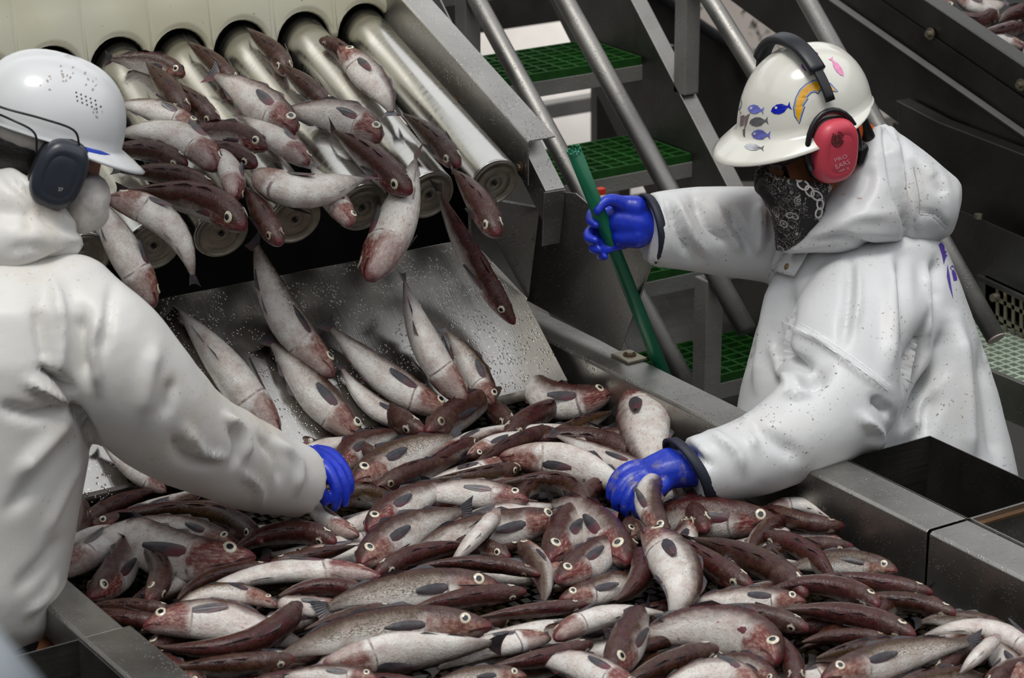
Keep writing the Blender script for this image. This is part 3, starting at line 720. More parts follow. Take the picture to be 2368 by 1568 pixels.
FISH = [
# head, mid, tail, height px, roll, look, where, label     (heap, far side first)
((985,1000),(1072,948),(1180,893),72,60,'d','p30','dark-backed cod with pink belly, tail raised at the chute lip right of the brown one'),
((982,1000),(872,948),(770,898),70,22,'b','p26','brown cod lying across the chute lip between two pale sliding fish'),
((1186,990),(1150,955),(1100,925),60,20,'b','p','small brown head with pale eye just below the raised dark tail'),
((1165,1012),(1228,970),(1295,935),70,25,'r','p','reddish brown fish behind the fish with the spread tail at the chute corner'),
((1415,908),(1310,925),(1225,852),74,105,'r','p26/p22/p34','red-headed fish with spread tail fan at the far right corner of the chute'),
((1265,1012),(1340,985),(1425,948),40,60,'y','p','thin olive fish tail slanting below the red-headed corner fish'),
((1470,1062),(1380,1022),(1285,1015),78,15,'d','p','dark glossy fish behind the pale tail leading to the blue glove'),
((1478,903),(1482,980),(1520,1100),112,-95,'p','p36/p30/p10','plump white-bellied fish standing head up beside the right rail'),
((1690,1000),(1592,962),(1508,968),52,-120,'w','p14','white fish half hidden by the sleeve beside the upright plump fish'),
((1530,1105),(1385,1048),(1268,998),46,120,'w','p40/p24/p24','pale slim fish whose tail sweeps away from the right-hand blue glove'),
((1080,1058),(1182,1020),(1290,1000),46,-55,'s','p10','slim brown and white fish with its tail towards the dark glossy fish'),
((1100,1018),(1040,1052),(950,1088),48,45,'r','p14','small brown head with gaping mouth above the silver cod'),
((817,1116),(932,1052),(1062,1008),80,96,'s','p16','silver cod with round pale eye, snout down left, right of the left glove'),
((785,1092),(818,1042),(915,1004),66,80,'r','p','blood-red headed fish with pale body touching the left blue glove'),
((740,1030),(690,1024),(620,1030),40,90,'r','p','pinkish fish wedged behind the left blue glove'),
((878,1060),(850,1045),(800,1030),46,20,'d','p','dark head squeezed between the red head and the silver cod'),
((1155,1056),(1298,1074),(1442,1132),82,-105,'w','p22','large white fish lying belly up left of the right-hand blue glove'),
((868,1131),(940,1100),(1062,1062),60,42,'d','p20','dark brown fish with ringed eye under the silver cod'),
((1200,1080),(1095,1105),(985,1112),52,40,'y','p10','olive brown fish back with yellow flecks beside the dark ringed-eye fish'),
((760,1165),(832,1142),(915,1166),58,55,'y','p','yellow-flecked dark fish under the fingers of the left glove'),
((1345,1200),(1272,1112),(1128,1128),64,28,'b','p6','arched brown fish curling around below the belly-up white fish'),
((1222,1160),(1052,1138),(925,1160),62,112,'p','p16','white fish with raw red head pointing right in the middle of the heap'),
((850,1228),(918,1176),(1015,1130),76,100,'r','p20','silver fish with small red head and purple fin pointing down left'),
((830,1240),(748,1192),(714,1128),50,150,'b','p14','slim brownish pink fish hanging below the left glove'),
((1452,1248),(1466,1214),(1500,1160),58,60,'g','p','olive head with pale eye peeping out under the curled blue fingers'),
((1298,1196),(1160,1222),(1040,1240),82,92,'w','p16','white fish with open mouth facing right below the raw red head'),
((835,1308),(950,1222),(1095,1178),84,82,'w','p30','big silver-white fish slanting up right, head near the small red head'),
((1160,1178),(1102,1240),(1030,1318),52,178,'p','p40','raw pink throat and jaw sticking up across the open-mouthed fish'),
((1270,1298),(1300,1246),(1335,1185),88,70,'r','p20','pinkish face-on fish head under the arched brown fish'),
((1450,1304),(1400,1240),(1330,1180),98,72,'p','p26','large pale head with bright ringed eye left of the upright white fish'),
((1288,1346),(1340,1310),(1405,1265),76,92,'r','p30','red-gilled white fish with its head turned down left under the bright-eyed head'),
((1180,1292),(1140,1276),(1078,1262),56,60,'b','p','pale brown head wedged behind the long dark fish'),
((1204,1252),(1242,1305),(1254,1402),62,-35,'s','p22','spotted fish bending straight down, pale belly to the right'),
((870,1328),(952,1288),(1065,1262),62,20,'r','p14','purple brown fish below the big silver-white one'),
((1250,1330),(1092,1302),(938,1316),46,8,'d','p44','long almost black fish lying across the middle of the heap'),
((775,1256),(690,1230),(600,1242),66,15,'r','p20','dark maroon fish with red-ringed eye below the left cuff'),
((625,1302),(722,1286),(835,1258),46,12,'b','p24','slim dark brown fish under the maroon red-ringed eye'),
((640,1310),(505,1330),(400,1402),46,8,'b','p20','brown fish back running beside the long white twisted fish'),
((882,1336),(650,1322),(415,1398),64,160,'p','p36/p32/p18','long white twisted fish with raw red jaw pointing right'),
((605,1255),(432,1182),(272,1198),62,35,'y','p22','long olive fish with frayed tail fan under the left sleeve'),
((545,1262),(440,1226),(335,1202),62,98,'w','p26','white fish with black fin and small pale eye under the olive fish'),
((592,1288),(455,1290),(325,1238),108,104,'p','p30','broad white belly with dark fin and brown head pointing right'),
((192,1212),(292,1154),(392,1124),50,5,'d','p','dark fish running up towards the chute at the far left'),
((172,1262),(196,1200),(182,1140),44,5,'d','p','narrow dark fish against the left coat edge'),
((138,1332),(222,1270),(305,1218),78,140,'w','p16','headless-looking white fish against the left coat above the rail'),
((342,1392),(372,1322),(288,1244),68,5,'b','p22','brown hunched fish curving down beside the broad white belly'),
((204,1384),(268,1326),(298,1262),80,62,'r','p12','pink-jawed head with half-closed eye beside the left rail'),
((398,1412),(312,1402),(228,1400),46,20,'b','p8','brown fish tucked below the pink jaw at the left rail'),
((392,1440),(312,1432),(240,1420),52,0,'d','p0','purplish dark fish at the notch of the left rail'),
((642,1402),(500,1368),(392,1418),42,120,'s','p38','cream-sided slim fish below the long white twisted fish'),
((860,1382),(752,1356),(635,1384),56,5,'r','p26','dark red fish back with rounded snout left of the spotted silver fish'),
((600,1440),(560,1420),(515,1400),56,130,'w','p10','pale belly piece between the cream-sided fish and the big rust-red fish'),
((330,1452),(428,1430),(530,1432),86,112,'p','p24','white fish with pink scalped head pointing left near the rail notch'),
((692,1395),(548,1492),(335,1492),78,8,'r','p34','big rust-red fish curving up right in the lower left of the heap'),
((805,1402),(740,1402),(650,1392),46,120,'w','p14','white belly under the dark red fish back'),
((1156,1354),(1000,1360),(790,1392),90,86,'s','p26','silver spotted fish with bright eye below the long black fish'),
((916,1404),(820,1422),(690,1462),46,4,'b','p30','brown blunt-nosed fish above the large spotted silver cod'),
((1218,1368),(1060,1386),(915,1424),60,12,'r','p34','brown fish with long dark fin overlapping the bright-eyed silver fish'),
((1360,1398),(1230,1412),(1085,1430),44,4,'r','p26','slim pinkish brown fish right of the long-finned brown one'),
((1292,1388),(1350,1374),(1425,1348),62,100,'b','p','pale gill cover and head under the maroon bent fish'),
((1478,1272),(1482,1332),(1400,1402),70,4,'r','p24','maroon fish bent along the left side of the upright white fish'),
((1548,1252),(1500,1150),(1556,1082),60,70,'b','p50/p90/p90','brown-striped fish dangling from the right-hand glove'),
((1632,1228),(1602,1176),(1566,1116),76,10,'r','p20','dark reddish head under the sleeve right of the dangling fish'),
((1805,1206),(1720,1200),(1618,1190),86,82,'r','p20','brown-faced fish with white body and dark fin under the sleeve edge'),
((1770,1186),(1850,1170),(1925,1204),52,178,'w','p0','white arched belly near the right rail wall'),
((1952,1216),(1880,1212),(1795,1186),58,4,'d','p22','dark glossy fish pointing right next to the rail wall'),
((1764,1236),(1822,1256),(1890,1296),66,20,'r','p20','maroon head with bright small eye pointing left below the brown-faced fish'),
((1945,1265),(1925,1250),(1880,1240),40,170,'p','p-10','scrap of raw red fish at the rail wall'),
((1862,1376),(1742,1294),(1600,1245),86,12,'b','p30','large brown fish slanting down right with yellow ringed eye'),
((1740,1358),(1652,1310),(1572,1258),72,24,'r','p34','red-brown fish parallel to and left of the large brown slanting one'),
((1488,1230),(1572,1322),(1540,1452),104,108,'w','p60/p62/p46','upright white fish with blue-grey fin in the centre right of the heap'),
((1283,1478),(1405,1424),(1542,1418),68,168,'p','p46','white belly-up fish with red snout crossing the tail of the upright fish'),
((2076,1322),(1962,1300),(1832,1312),58,82,'g','p14','greenish silver fish with pale eye pointing at the right rail'),
((2158,1372),(2005,1345),(1850,1332),56,14,'r','p20','purple brown fish below the greenish silver one'),
((2032,1402),(1952,1362),(1858,1350),66,2,'r','p40','stubby maroon fish lying on the purple brown one'),
((1864,1392),(1742,1386),(1598,1392),60,102,'w','p30','pale fish with large bright eye below the pair of slanting brown fish'),
((1870,1456),(1762,1426),(1638,1420),66,22,'b','p34','brown fish with round white eye under the pale large-eyed fish'),
((2116,1472),(1965,1422),(1800,1410),72,4,'r','p34','long maroon fish with black head right of the round-eyed brown one'),
((2212,1422),(2122,1396),(2018,1384),56,12,'b','p20','brown fish with small eye pointing at the near right rail'),
((2334,1458),(2242,1436),(2158,1432),46,72,'g','p6','silver head poking out beside the near right rail'),
((2420,1545),(2260,1452),(2118,1478),64,160,'w','p26','curved white belly at the right frame edge'),
((2312,1470),(2266,1512),(2212,1566),46,178,'r','p50','raw red jaw pointing up right at the right frame edge'),
((1792,1534),(1695,1452),(1588,1446),100,84,'p','p44','white-bodied fish with dark oval fin and red head pointing down right'),
((1588,1466),(1540,1480),(1478,1502),42,4,'d','p16','black fish snout above the lower brown fish'),
((2062,1480),(1950,1470),(1838,1492),46,4,'d','p20','dark brown fish back under the long maroon one'),
((2168,1500),(2010,1502),(1868,1532),62,45,'y','p22','olive brown fish with pale flank near the bottom right'),
((1900,1572),(2062,1520),(2272,1484),78,92,'s','p40','spotted silver fish with purple fin lying along the bottom right'),
((1842,1584),(1826,1520),(1788,1466),62,4,'r','p30','wine-red fish pointing down beside the red-headed white one'),
((1662,1498),(1572,1526),(1468,1572),72,10,'b','p36','brown fish with wet back pointing up right at the bottom centre'),
((1408,1558),(1440,1502),(1472,1438),90,45,'r','p50','orange-brown head pointing down with half-shut eye at the bottom centre'),
((1275,1476),(1200,1482),(1128,1494),62,150,'w','p24','small white belly with brown fin left of the red snout'),
((1372,1488),(1262,1520),(1108,1546),56,10,'r','p34','red-brown fish pointing up right below the small white belly'),
((1140,1450),(902,1448),(625,1532),88,84,'s','p34','large spotted silver cod with black fin and yellow cheek'),
((745,1538),(930,1512),(1135,1488),88,-125,'w','p46','big white belly-up fish along the bottom, head to the left'),
((682,1522),(522,1540),(368,1544),64,24,'b','p36','brown fish with red snout at the bottom left'),
((480,1590),(410,1552),(345,1512),56,60,'p','p16','pink-skinned fish at the bottom edge beside the left rail'),
((875,1572),(770,1562),(655,1566),52,108,'w','p44','white fish with slate fin cut by the bottom edge'),
((1218,1564),(1130,1564),(1000,1588),52,92,'s','p50','grey-silver head with blue eye cut by the bottom edge'),
((1475,1610),(1400,1562),(1325,1532),74,125,'p','p44','pink and white fish with slate fin cut by the bottom edge under the orange-brown head'),
((1745,1612),(1680,1556),(1598,1562),72,125,'w','p40','pale belly cut by the bottom edge right of the wet brown back'),
((1795,1590),(1765,1556),(1725,1530),52,60,'p','p30','pinkish head at the bottom edge beside the wine-red fish'),
((2380,1590),(2330,1530),(2290,1490),60,110,'w','p10','mottled pale fish in the bottom right corner'),
((560,1600),(620,1580),(700,1570),56,20,'r','p30','dark fish under the brown one at the bottom left edge'),
((980,1600),(900,1580),(820,1590),56,20,'r','p20','reddish fish at the bottom edge under the big white belly'),
((2060,1605),(2130,1580),(2230,1560),60,60,'s','p20','silver fish at the bottom right edge below the purple fin'),
# chute
((640,1022),(545,880),(432,738),112,176,'w','c','white-bellied fish with dark side fins sliding down the left of the chute'),
((835,1020),(722,900),(615,775),86,120,'b','c/c/c','lilac and brown fish sliding under the falling white one'),
((770,872),(652,720),(588,548),92,140,'s','c30/f.66/f.64','long white fish falling over the middle of the chute'),
((1045,962),(880,862),(748,740),78,125,'w','c6','pale lilac fish with forked tail sliding down the chute centre'),
((975,985),(850,925),(785,838),50,130,'w','c-6','slim pale fish behind the lilac one at the chute lip'),
((1078,932),(988,800),(932,632),92,172,'w','c40/c50/f.62','white-bellied fish with dark navel spot dropping onto the right of the chute'),
((1140,938),(1098,858),(1035,768),60,110,'s','c','striped pale fish half behind the dark-spotted belly'),
((385,1138),(296,1078),(228,1018),48,140,'p','c','pinkish fish on the chute under the left arm'),
((1190,750),(1088,590),(1005,420),62,35,'r','f.50/f.60/f.62','slim reddish brown fish falling at the right end of the chute'),
((848,648),(902,545),(935,452),116,160,'p','f.46/f.54/f.62','pinkish white fish tumbling head down before the roller ends'),
((356,712),(302,602),(245,505),90,150,'w','f.50/f.56/f.62','white fish with dark fin dropping beside the left shoulder'),
((248,462),(375,505),(448,655),82,150,'w','f.64/f.58/f.50','white fish bent over the roller ends next to the paper mask'),
# rollers
((562,532),(482,468),(385,450),92,35,'r','r24','pink-cheeked fish head hanging over the end of the third roller'),
((648,566),(612,505),(575,448),68,15,'d','r30','dark fish diving between two roller ends'),
((592,402),(688,440),(766,432),98,165,'w','r50/r70/r60','big curled white belly on the rollers'),
((812,522),(768,450),(715,378),62,130,'p','r34','white fish with red head sliding off beside the curled belly'),
((948,448),(884,388),(812,332),82,30,'r','r24','brown fish with bright eye between the fifth and sixth rollers'),
((876,326),(812,276),(735,262),76,105,'p','r24','white fish with red head lying above the bright-eyed brown fish'),
((712,382),(668,340),(622,308),66,150,'p','r30','small white and pink fish in the middle of the rollers'),
((682,308),(602,236),(530,192),82,105,'p','r24','white-flanked fish with pink face between the third and fourth rollers'),
((616,346),(536,312),(452,312),66,68,'r','r44','red-nosed fish with bright eye crossing the third roller'),
((592,386),(540,356),(478,350),60,30,'r','r40','maroon head with bright eye under the red nose'),
((540,460),(540,420),(528,380),66,150,'p','r44','face-on pinkish head left of the curled white belly'),
((496,442),(420,410),(328,398),66,18,'b','r34','dark brown fish with long thin fin on the left rollers'),
((456,302),(362,256),(275,242),60,130,'w','r30','white back fish behind the white hard hat brim'),
((498,392),(402,312),(268,312),86,150,'p','r58','large white fish with orange-red head beside the hard hat'),
((432,384),(362,352),(278,346),62,18,'b','r40','brown fish below the large white one beside the hard hat'),
((506,290),(470,256),(420,214),60,22,'b','r30','brown head with eye between the second and third rollers'),
((432,266),(396,214),(358,168),66,12,'b','r40','brown fish with yellow side fin riding the second roller'),
((426,176),(372,150),(310,140),52,70,'b','r10','brown head with bright eye coming through the first scallop'),
((550,202),(510,160),(465,122),60,15,'b','r14','brown head coming through the second scallop'),
((662,172),(648,138),(618,106),60,10,'b','r14','brown snout coming through the third scallop'),
((772,256),(716,206),(668,166),62,12,'b','r20','brown fish between the fourth and fifth rollers'),
((782,112),(842,162),(908,272),66,110,'p','r24','white fish with red head pointing up at the cream panel'),
((738,92),(760,100),(800,130),48,30,'d','r6','dark head in the shade of the fourth scallop'),
((1060,386),(992,312),(922,258),66,22,'b','r20','brown striped fish in the trough beside the last roller'),
((1150,546),(1102,460),(1038,384),76,18,'r','r14','brown fish sliding off beside the last roller end'),
]
TOPF = [fish(*a) for a in FISH]
# fish under the surface of the heap: only where something of them shows between the top ones
from mathutils.bvhtree import BVHTree
bv_, bf_ = [], []
for o in TOPF[:104]:
    n_ = len(bv_); l_ = Vector(o.location); bv_ += [v.co+l_ for v in o.data.vertices]; bf_ += [tuple(i+n_ for i in p.vertices) for p in o.data.polygons]
BV = BVHTree.FromPolygons(bv_, bf_)
tops = [(np.array(o.location), o['label']) for o in TOPF[:104]]; used_l = set()
STOP = 'with the of at in to under below beside and a by between behind on right its above near left from towards across'.split()
random.seed(21)
for gy in range(19):
    for gx in range(7):
        x = .12+gx*.21+random.uniform(-.07, .07); y = -1.40+gy*.100+random.uniform(-.04, .04)
        if y > .40: continue
        a = random.choice((0, math.pi))+random.uniform(-.7, .7); Lq = random.uniform(.26, .34); z = ZB+.036+random.uniform(0, .030)
        d = np.array([math.cos(a), math.sin(a)*.8, 0]); b_ = np.array([-d[1], d[0], 0])*random.uniform(-.05, .05)
        c_ = np.array([x, y, z]); P = [c_+d*Lq/2, c_+b_, c_-d*Lq/2]
        for q in P: q[0] = min(1.47, max(.06, q[0])); q[1] = min(.44, q[1])
        if np.linalg.norm(P[0]-P[2]) < .15: continue
        S = spine3(P); hh_ = random.uniform(.056, .066); seen = 0
        for i in range(2, 40, 3):
            for off in (CU*.024, CU*0., -CF*.02-CU*.012):
                Q = S[i]+off; dd = Q-CAM; L_ = np.linalg.norm(dd)
                h_ = BV.ray_cast(Vector(CAM), Vector(dd/L_), L_-.02); seen += h_[0] is None
        col = random.choice([(.45, .5, .5), (.95, .52, .3), (.6, .8, .2), (.6, .4, .3)]); ro_ = random.choice((0, 30, -30, 90, -90, 140))
        if seen < 3: continue
        lab = 'fish half buried under the top layer of the heap'
        for dist, lb in sorted((np.linalg.norm(p_-c_), lb) for p_, lb in tops):
            wds = lb.replace(',', '').split()[:10]
            while wds[-1] in STOP: wds.pop()
            t_ = 'fish half buried next to the '+' '.join(wds)
            if t_ not in used_l: used_l.add(t_); lab = t_; break
        make_fish(S, hh_, ro_, col, lab, 'fish buried in the heap')
# fish on the incline conveyor, upper right
kn = np.array([0, -kd[2], kd[1]]); KP = k0+[0, 0, -.05]
CV = [((2300,30),(2250,50),(2190,20),60,30,'r','red-brown fish head with pale eye on the incline conveyor'),((2368,112),(2330,96),(2270,100),50,150,'w','white tail end over the edge of the incline conveyor'),
((2368,60),(2310,75),(2240,82),56,20,'p','pinkish fish under the red-brown head on the incline conveyor'),((2210,-10),(2260,10),(2330,5),60,120,'w','white belly at the top of the incline conveyor'),
((2400,20),(2360,30),(2300,60),60,20,'r','brown fish at the right edge of the incline conveyor'),((2200,30),(2180,5),(2150,-40),56,100,'p','pink fish against the conveyor wall'),
((2420,70),(2390,110),(2360,150),60,160,'w','curled white fish at the right edge of the incline conveyor')]
for a, b_, c_, h, r_, lk_, lb in CV:
    P = [atpl(*q, KP, kn) for q in (a, b_, c_)]; S = spine3(P); hh_ = h*proj(P[1])[2]/FPX
    L = np.linalg.norm(np.diff(S, axis=0), axis=1).sum()
    make_fish(S, min(hh_, L*.34), r_, {'r': (.95, .52, .3), 'w': (.55, .38, .4), 'p': (.9, .3, .1)}[lk_], lb, 'fish on the incline conveyor')
# ================================================================== people: helpers
from mathutils.bvhtree import BVHTree
from mathutils.geometry import tessellate_polygon
def ell_ring(c, a, b, n=28): return [c+a*math.cos(2*math.pi*j/n)+b*math.sin(2*math.pi*j/n) for j in range(n)]
def loft(rings, n=28):
    V = []; F = []
    for c, a, b in rings: V += ell_ring(np.asarray(c), np.asarray(a), np.asarray(b), n)
    for i in range(len(rings)-1):
        for j in range(n): F.append((i*n+j, i*n+(j+1) % n, (i+1)*n+(j+1) % n, (i+1)*n+j))
    F.append(tuple(range(n))[::-1]); F.append(tuple(range((len(rings)-1)*n, len(rings)*n)))
    return V, F
def pxring(xl, yl, xr, yr, d, th):
    A_, B_ = atd(xl, yl, d), atd(xr, yr, d); return ((A_+B_)/2, (B_-A_)/2, -CF*th)
def chain(pts, n=16, flat=False):
    # pts: (x, y, z, r) world; round-ended tapered tube
    P = [np.asarray(p[:3], float) for p in pts]; R_ = [p[3] for p in pts]
    if len(P) > 2:
        Q = catmull([np.append(p, r) for p, r in zip(P, R_)], 4); P = [q[:3] for q in Q]; R_ = [q[3] for q in Q]
    t0 = P[0]-P[1]; t0 /= np.linalg.norm(t0); t1 = P[-1]-P[-2]; t1 /= np.linalg.norm(t1)
    pre = [(P[0]+t0*R_[0]*math.sin(a), max(.02*R_[0], R_[0]*math.cos(a))) for a in (1.5, 1.1, .7, .35)]
    post = [(P[-1]+t1*R_[-1]*math.sin(a), max(.02*R_[-1], R_[-1]*math.cos(a))) for a in (.35, .7, 1.1, 1.5)]
    al = pre+list(zip(P, R_))+([] if flat else post)
    return tube([a for a, _ in al], [b for _, b in al], n)
def pxc(L):  # list of (px, py, depth, r px) -> world chain points
    return [(*atd(x, y, d), r*d/FPX) for x, y, d, r in L]
def ellipsoid(c, a, b, e, n=20, m=14):
    V = []; F = []; c = np.asarray(c)
    for i in range(m+1):
        ph = math.pi*i/m; s_ = max(.02, math.sin(ph))
        for j in range(n):
            th = 2*math.pi*j/n; V.append(c+np.asarray(a)*s_*math.cos(th)+np.asarray(b)*s_*math.sin(th)+np.asarray(e)*math.cos(ph))
    for i in range(m):
        for j in range(n): F.append((i*n+j, i*n+(j+1) % n, (i+1)*n+(j+1) % n, (i+1)*n+j))
    F.append(tuple(range(n))[::-1]); F.append(tuple(range(m*n, (m+1)*n))); return V, F
def fuse(name, parts, vox, it, mat, parent, strokes=(), wob=0, wsc=9, drange=None, fac=.5):
    mb = MB()
    for V, F in parts: mb.add(V, F)
    V = np.asarray(mb.V); me = bpy.data.meshes.new('tmp'); me.from_pydata(V.tolist(), [], mb.F); me.update()
    bm = bmesh.new(); bm.from_mesh(me); bmesh.ops.recalc_face_normals(bm, faces=bm.faces); bm.to_mesh(me); bm.free()
    t = bpy.data.objects.new('tmp', me); C0.objects.link(t)
    m = t.modifiers.new('r', 'REMESH'); m.mode = 'VOXEL'; m.voxel_size = vox
    if it: s_ = t.modifiers.new('s', 'SMOOTH'); s_.factor = fac; s_.iterations = it
    dg = bpy.context.evaluated_depsgraph_get(); ev = t.evaluated_get(dg); me2 = bpy.data.meshes.new_from_object(ev)
    bpy.data.objects.remove(t); bpy.data.meshes.remove(me)
    n = len(me2.vertices); co = np.empty(n*3); me2.vertices.foreach_get('co', co); co = co.reshape(-1, 3)
    no = np.empty(n*3); me2.vertex_normals.foreach_get('vector', no); no = no.reshape(-1, 3)
    co = sculpt(co, no, strokes, wob, wsc)
    fl = [tuple(p.vertices) for p in me2.polygons]; bpy.data.meshes.remove(me2)
    return mkobj(name, co, fl, mat, parent, True)
def sculpt(co, no, strokes, wob=0, wsc=9):
    v = co-CAM; z = v@CF; px = 1184+FPX*(v@CR)/z; py = 784-FPX*(v@CU)/z
    vd = -v/np.linalg.norm(v, axis=1)[:, None]; front = (no*vd).sum(1) > -.05
    out = co.copy()
    for pts, wd, amp in strokes:
        pts = np.asarray(pts, float)
        if len(pts) > 2: pts = np.asarray(catmull(list(pts), 4))
        seg = np.linalg.norm(np.diff(pts, axis=0), axis=1); cum = np.concatenate([[0], np.cumsum(seg)]); best = np.full(len(co), 1e9); tt = np.zeros(len(co))
        for i in range(len(pts)-1):
            d = pts[i+1]-pts[i]; l2 = d@d
            u = np.clip(((px-pts[i, 0])*d[0]+(py-pts[i, 1])*d[1])/l2, 0, 1)
            q = np.hypot(px-pts[i, 0]-u*d[0], py-pts[i, 1]-u*d[1]); k = q < best
            best[k] = q[k]; tt[k] = (cum[i]+u[k]*seg[i])/cum[-1]
        tap = np.clip(np.minimum(tt, 1-tt)*4+.25, 0, 1)
        w_ = amp*np.exp(-(best/wd)**2)*tap*front
        out += no*w_[:, None]
    if wob:
        for i in range(len(co)):
            p = Vector(co[i])
            out[i] += no[i]*wob*(mnoise.noise(p*wsc)+.5*mnoise.noise(p*wsc*2.3))
    return out
def bvh_of(o):
    l = wloc(o); return BVHTree.FromPolygons([tuple(Vector(v.co)+l) for v in o.data.vertices], [tuple(p.vertices) for p in o.data.polygons])
def decal(name, polys, target, mat, parent, off=.0009, cuts=2, bv=None):
    """thin printed / stuck-on shapes laid on a surface: pixel outlines dropped onto the target mesh"""
    bv = bv or bvh_of(target); bm = bmesh.new()
    for poly in polys:
        tri = tessellate_polygon([[Vector((x, y, 0)) for x, y in poly]]); vs = [bm.verts.new((x, y, 0)) for x, y in poly]
        for t_ in tri:
            try: bm.faces.new([vs[i] for i in t_])
            except ValueError: pass
    if cuts: bmesh.ops.subdivide_edges(bm, edges=bm.edges, cuts=cuts, use_grid_fill=True)
    bad = []
    o_ = Vector(CAM)
    for v in bm.verts:
        d = Vector(ray(v.co.x, v.co.y)).normalized(); loc, nor, i, dist = bv.ray_cast(o_, d)
        if loc is None: bad.append(v); continue
        if nor.dot(d) > 0: nor = -nor
        v.co = loc+nor*off
    bmesh.ops.delete(bm, geom=bad, context='VERTS')
    bmesh.ops.recalc_face_normals(bm, faces=bm.faces)
    V = [tuple(v.co) for v in bm.verts]; bm.verts.index_update(); F = [tuple(v.index for v in f.verts) for f in bm.faces]; bm.free()
    if not V: return None
    return mkobj(name, V, F, mat, parent, True)
def text_polys(txt, x, y, size, ang=0, shear=0, sx=1.0):
    cu = bpy.data.curves.new('t', 'FONT'); cu.body = txt; cu.size = size; cu.align_x = 'CENTER'; cu.align_y = 'CENTER'; cu.resolution_u = 2
    to = bpy.data.objects.new('t', cu); C0.objects.link(to); dg = bpy.context.evaluated_depsgraph_get(); me = bpy.data.meshes.new_from_object(to.evaluated_get(dg))
    ca, sa = math.cos(ang), math.sin(ang)
    P = [((v.co.x*sx+shear*v.co.y), -v.co.y) for v in me.vertices]; P = [(x+a*ca-b*sa, y+a*sa+b*ca) for a, b in P]
    out = [[P[i] for i in f.vertices] for f in me.polygons]
    bpy.data.objects.remove(to); bpy.data.curves.remove(cu); bpy.data.meshes.remove(me); return out
def ellpoly(x, y, a, b, ang=0, n=20):
    return [(x+a*math.cos(t)*math.cos(ang)-b*math.sin(t)*math.sin(ang), y+a*math.cos(t)*math.sin(ang)+b*math.sin(t)*math.cos(ang)) for t in [2*math.pi*i/n for i in range(n)]]
def strippoly(pts, w_):
    pts = [np.asarray(p, float) for p in catmull(pts, 4)] if len(pts) > 2 else [np.asarray(p, float) for p in pts]; L = []; R_ = []
    for i in range(len(pts)):
        t = pts[min(i+1, len(pts)-1)]-pts[max(0, i-1)]; t /= np.linalg.norm(t); n = np.array([-t[1], t[0]])*w_/2; L.append(pts[i]+n); R_.append(pts[i]-n)
    return [[tuple(L[i]), tuple(L[i+1]), tuple(R_[i+1]), tuple(R_[i])] for i in range(len(pts)-1)]
# ---- materials of the clothing
def m_coat(name, tint, dirt, warm):
    t = NT(name); c = t.coord(); n = t.noise(3.2, 4, .6, c)
    base = t.ramp(n, [(.3, tuple(x*.93 for x in tint)), (.7, tint)])
    st = t.mrange(t.noise(4.5, 6, .66, c), .50, .72); base = t.mix(t.math('MULTIPLY', st, warm), base, (.62, .53, .42))
    sp = t.mrange(t.noise(130, 3, .6, c), .64, .68); msk = t.mrange(t.noise(5, 3, .6, c), .44, .58)
    base = t.mix(t.math('MULTIPLY', t.math('MULTIPLY', sp, msk), dirt), base, (.16, .12, .09))
    t.set(base=base, rough=.42, spec=.45); t.b.inputs['Sheen Weight'].default_value = .05
    t.bump(t.math('ADD', t.noise(60, 3, .6, c), t.math('MULTIPLY', t.noise(14, 3, .6, c), 2.0)), .10, .004); return t.m
M_coatA = m_coat('white_oilskin', (.68, .69, .70), .95, .22)
M_coatB = m_coat('cream_white_oilskin', (.74, .73, .70), .40, .62)
M_navy = plain('navy_cuff_band', (.012, .016, .032), .6)
M_glove = plain('blue_rubber_glove', (.010, .035, .50), .36, var=.22, nscale=18, bump=.15, bscale=120)
def m_glovedirty():
    t = NT('blue_glove_grimy'); c = t.coord(); n = t.noise(30, 4, .65, c)
    t.set(base=t.mix(t.math('MULTIPLY', t.mrange(n, .52, .66), .65), t.mix(t.noise(14, 3, .6, c), (.006, .025, .34), (.012, .045, .56)), (.20, .17, .15)), rough=.36); t.bump(t.noise(120, 2, .5, c), .15, .004); return t.m
M_gloveD = m_glovedirty()
M_hatA = plain('cream_hard_hat', (.74, .73, .66), .22, coat=.5, var=.05, nscale=6)
M_hatB = plain('white_hard_hat', (.72, .73, .74), .3, coat=.2, var=.03, nscale=6)
M_skin = plain('brown_skin', (.44, .18, .085), .45, var=.2, nscale=20)
M_pink = plain('faded_red_muff', (.62, .065, .10), .38, var=.08, nscale=10)
M_muff = plain('charcoal_muff', (.030, .036, .048), .30, var=.15, nscale=10)
M_blk = plain('black_plastic', (.012, .012, .014), .35)
M_blackpad = plain('black_padded_band', (.014, .016, .022), .42, bump=.05)
M_orange = plain('orange_knit', (.80, .13, .01), .7, bump=.4, bscale=150)
M_bluecl = plain('blue_cloth', (.012, .05, .42), .6)
M_gauze = plain('white_gauze', (.66, .62, .58), .7, var=.12, nscale=40, bump=.5, bscale=90)
M_hair = plain('black_hair', (.010, .008, .007), .5, bump=.4, bscale=150)
M_trou = plain('dark_oilskin_trousers', (.02, .022, .026), .5)
M_boot = plain('brown_rubber_boot', (.07, .035, .02), .45)
M_print = plain('white_print', (.62, .60, .58), .6, var=.05)
M_snap = plain('brass_snap', (.32, .24, .12), .35, .8)
M_lens = NT('clear_lens').set(base=(.9, .9, .9), rough=.05, trans=1.0).m
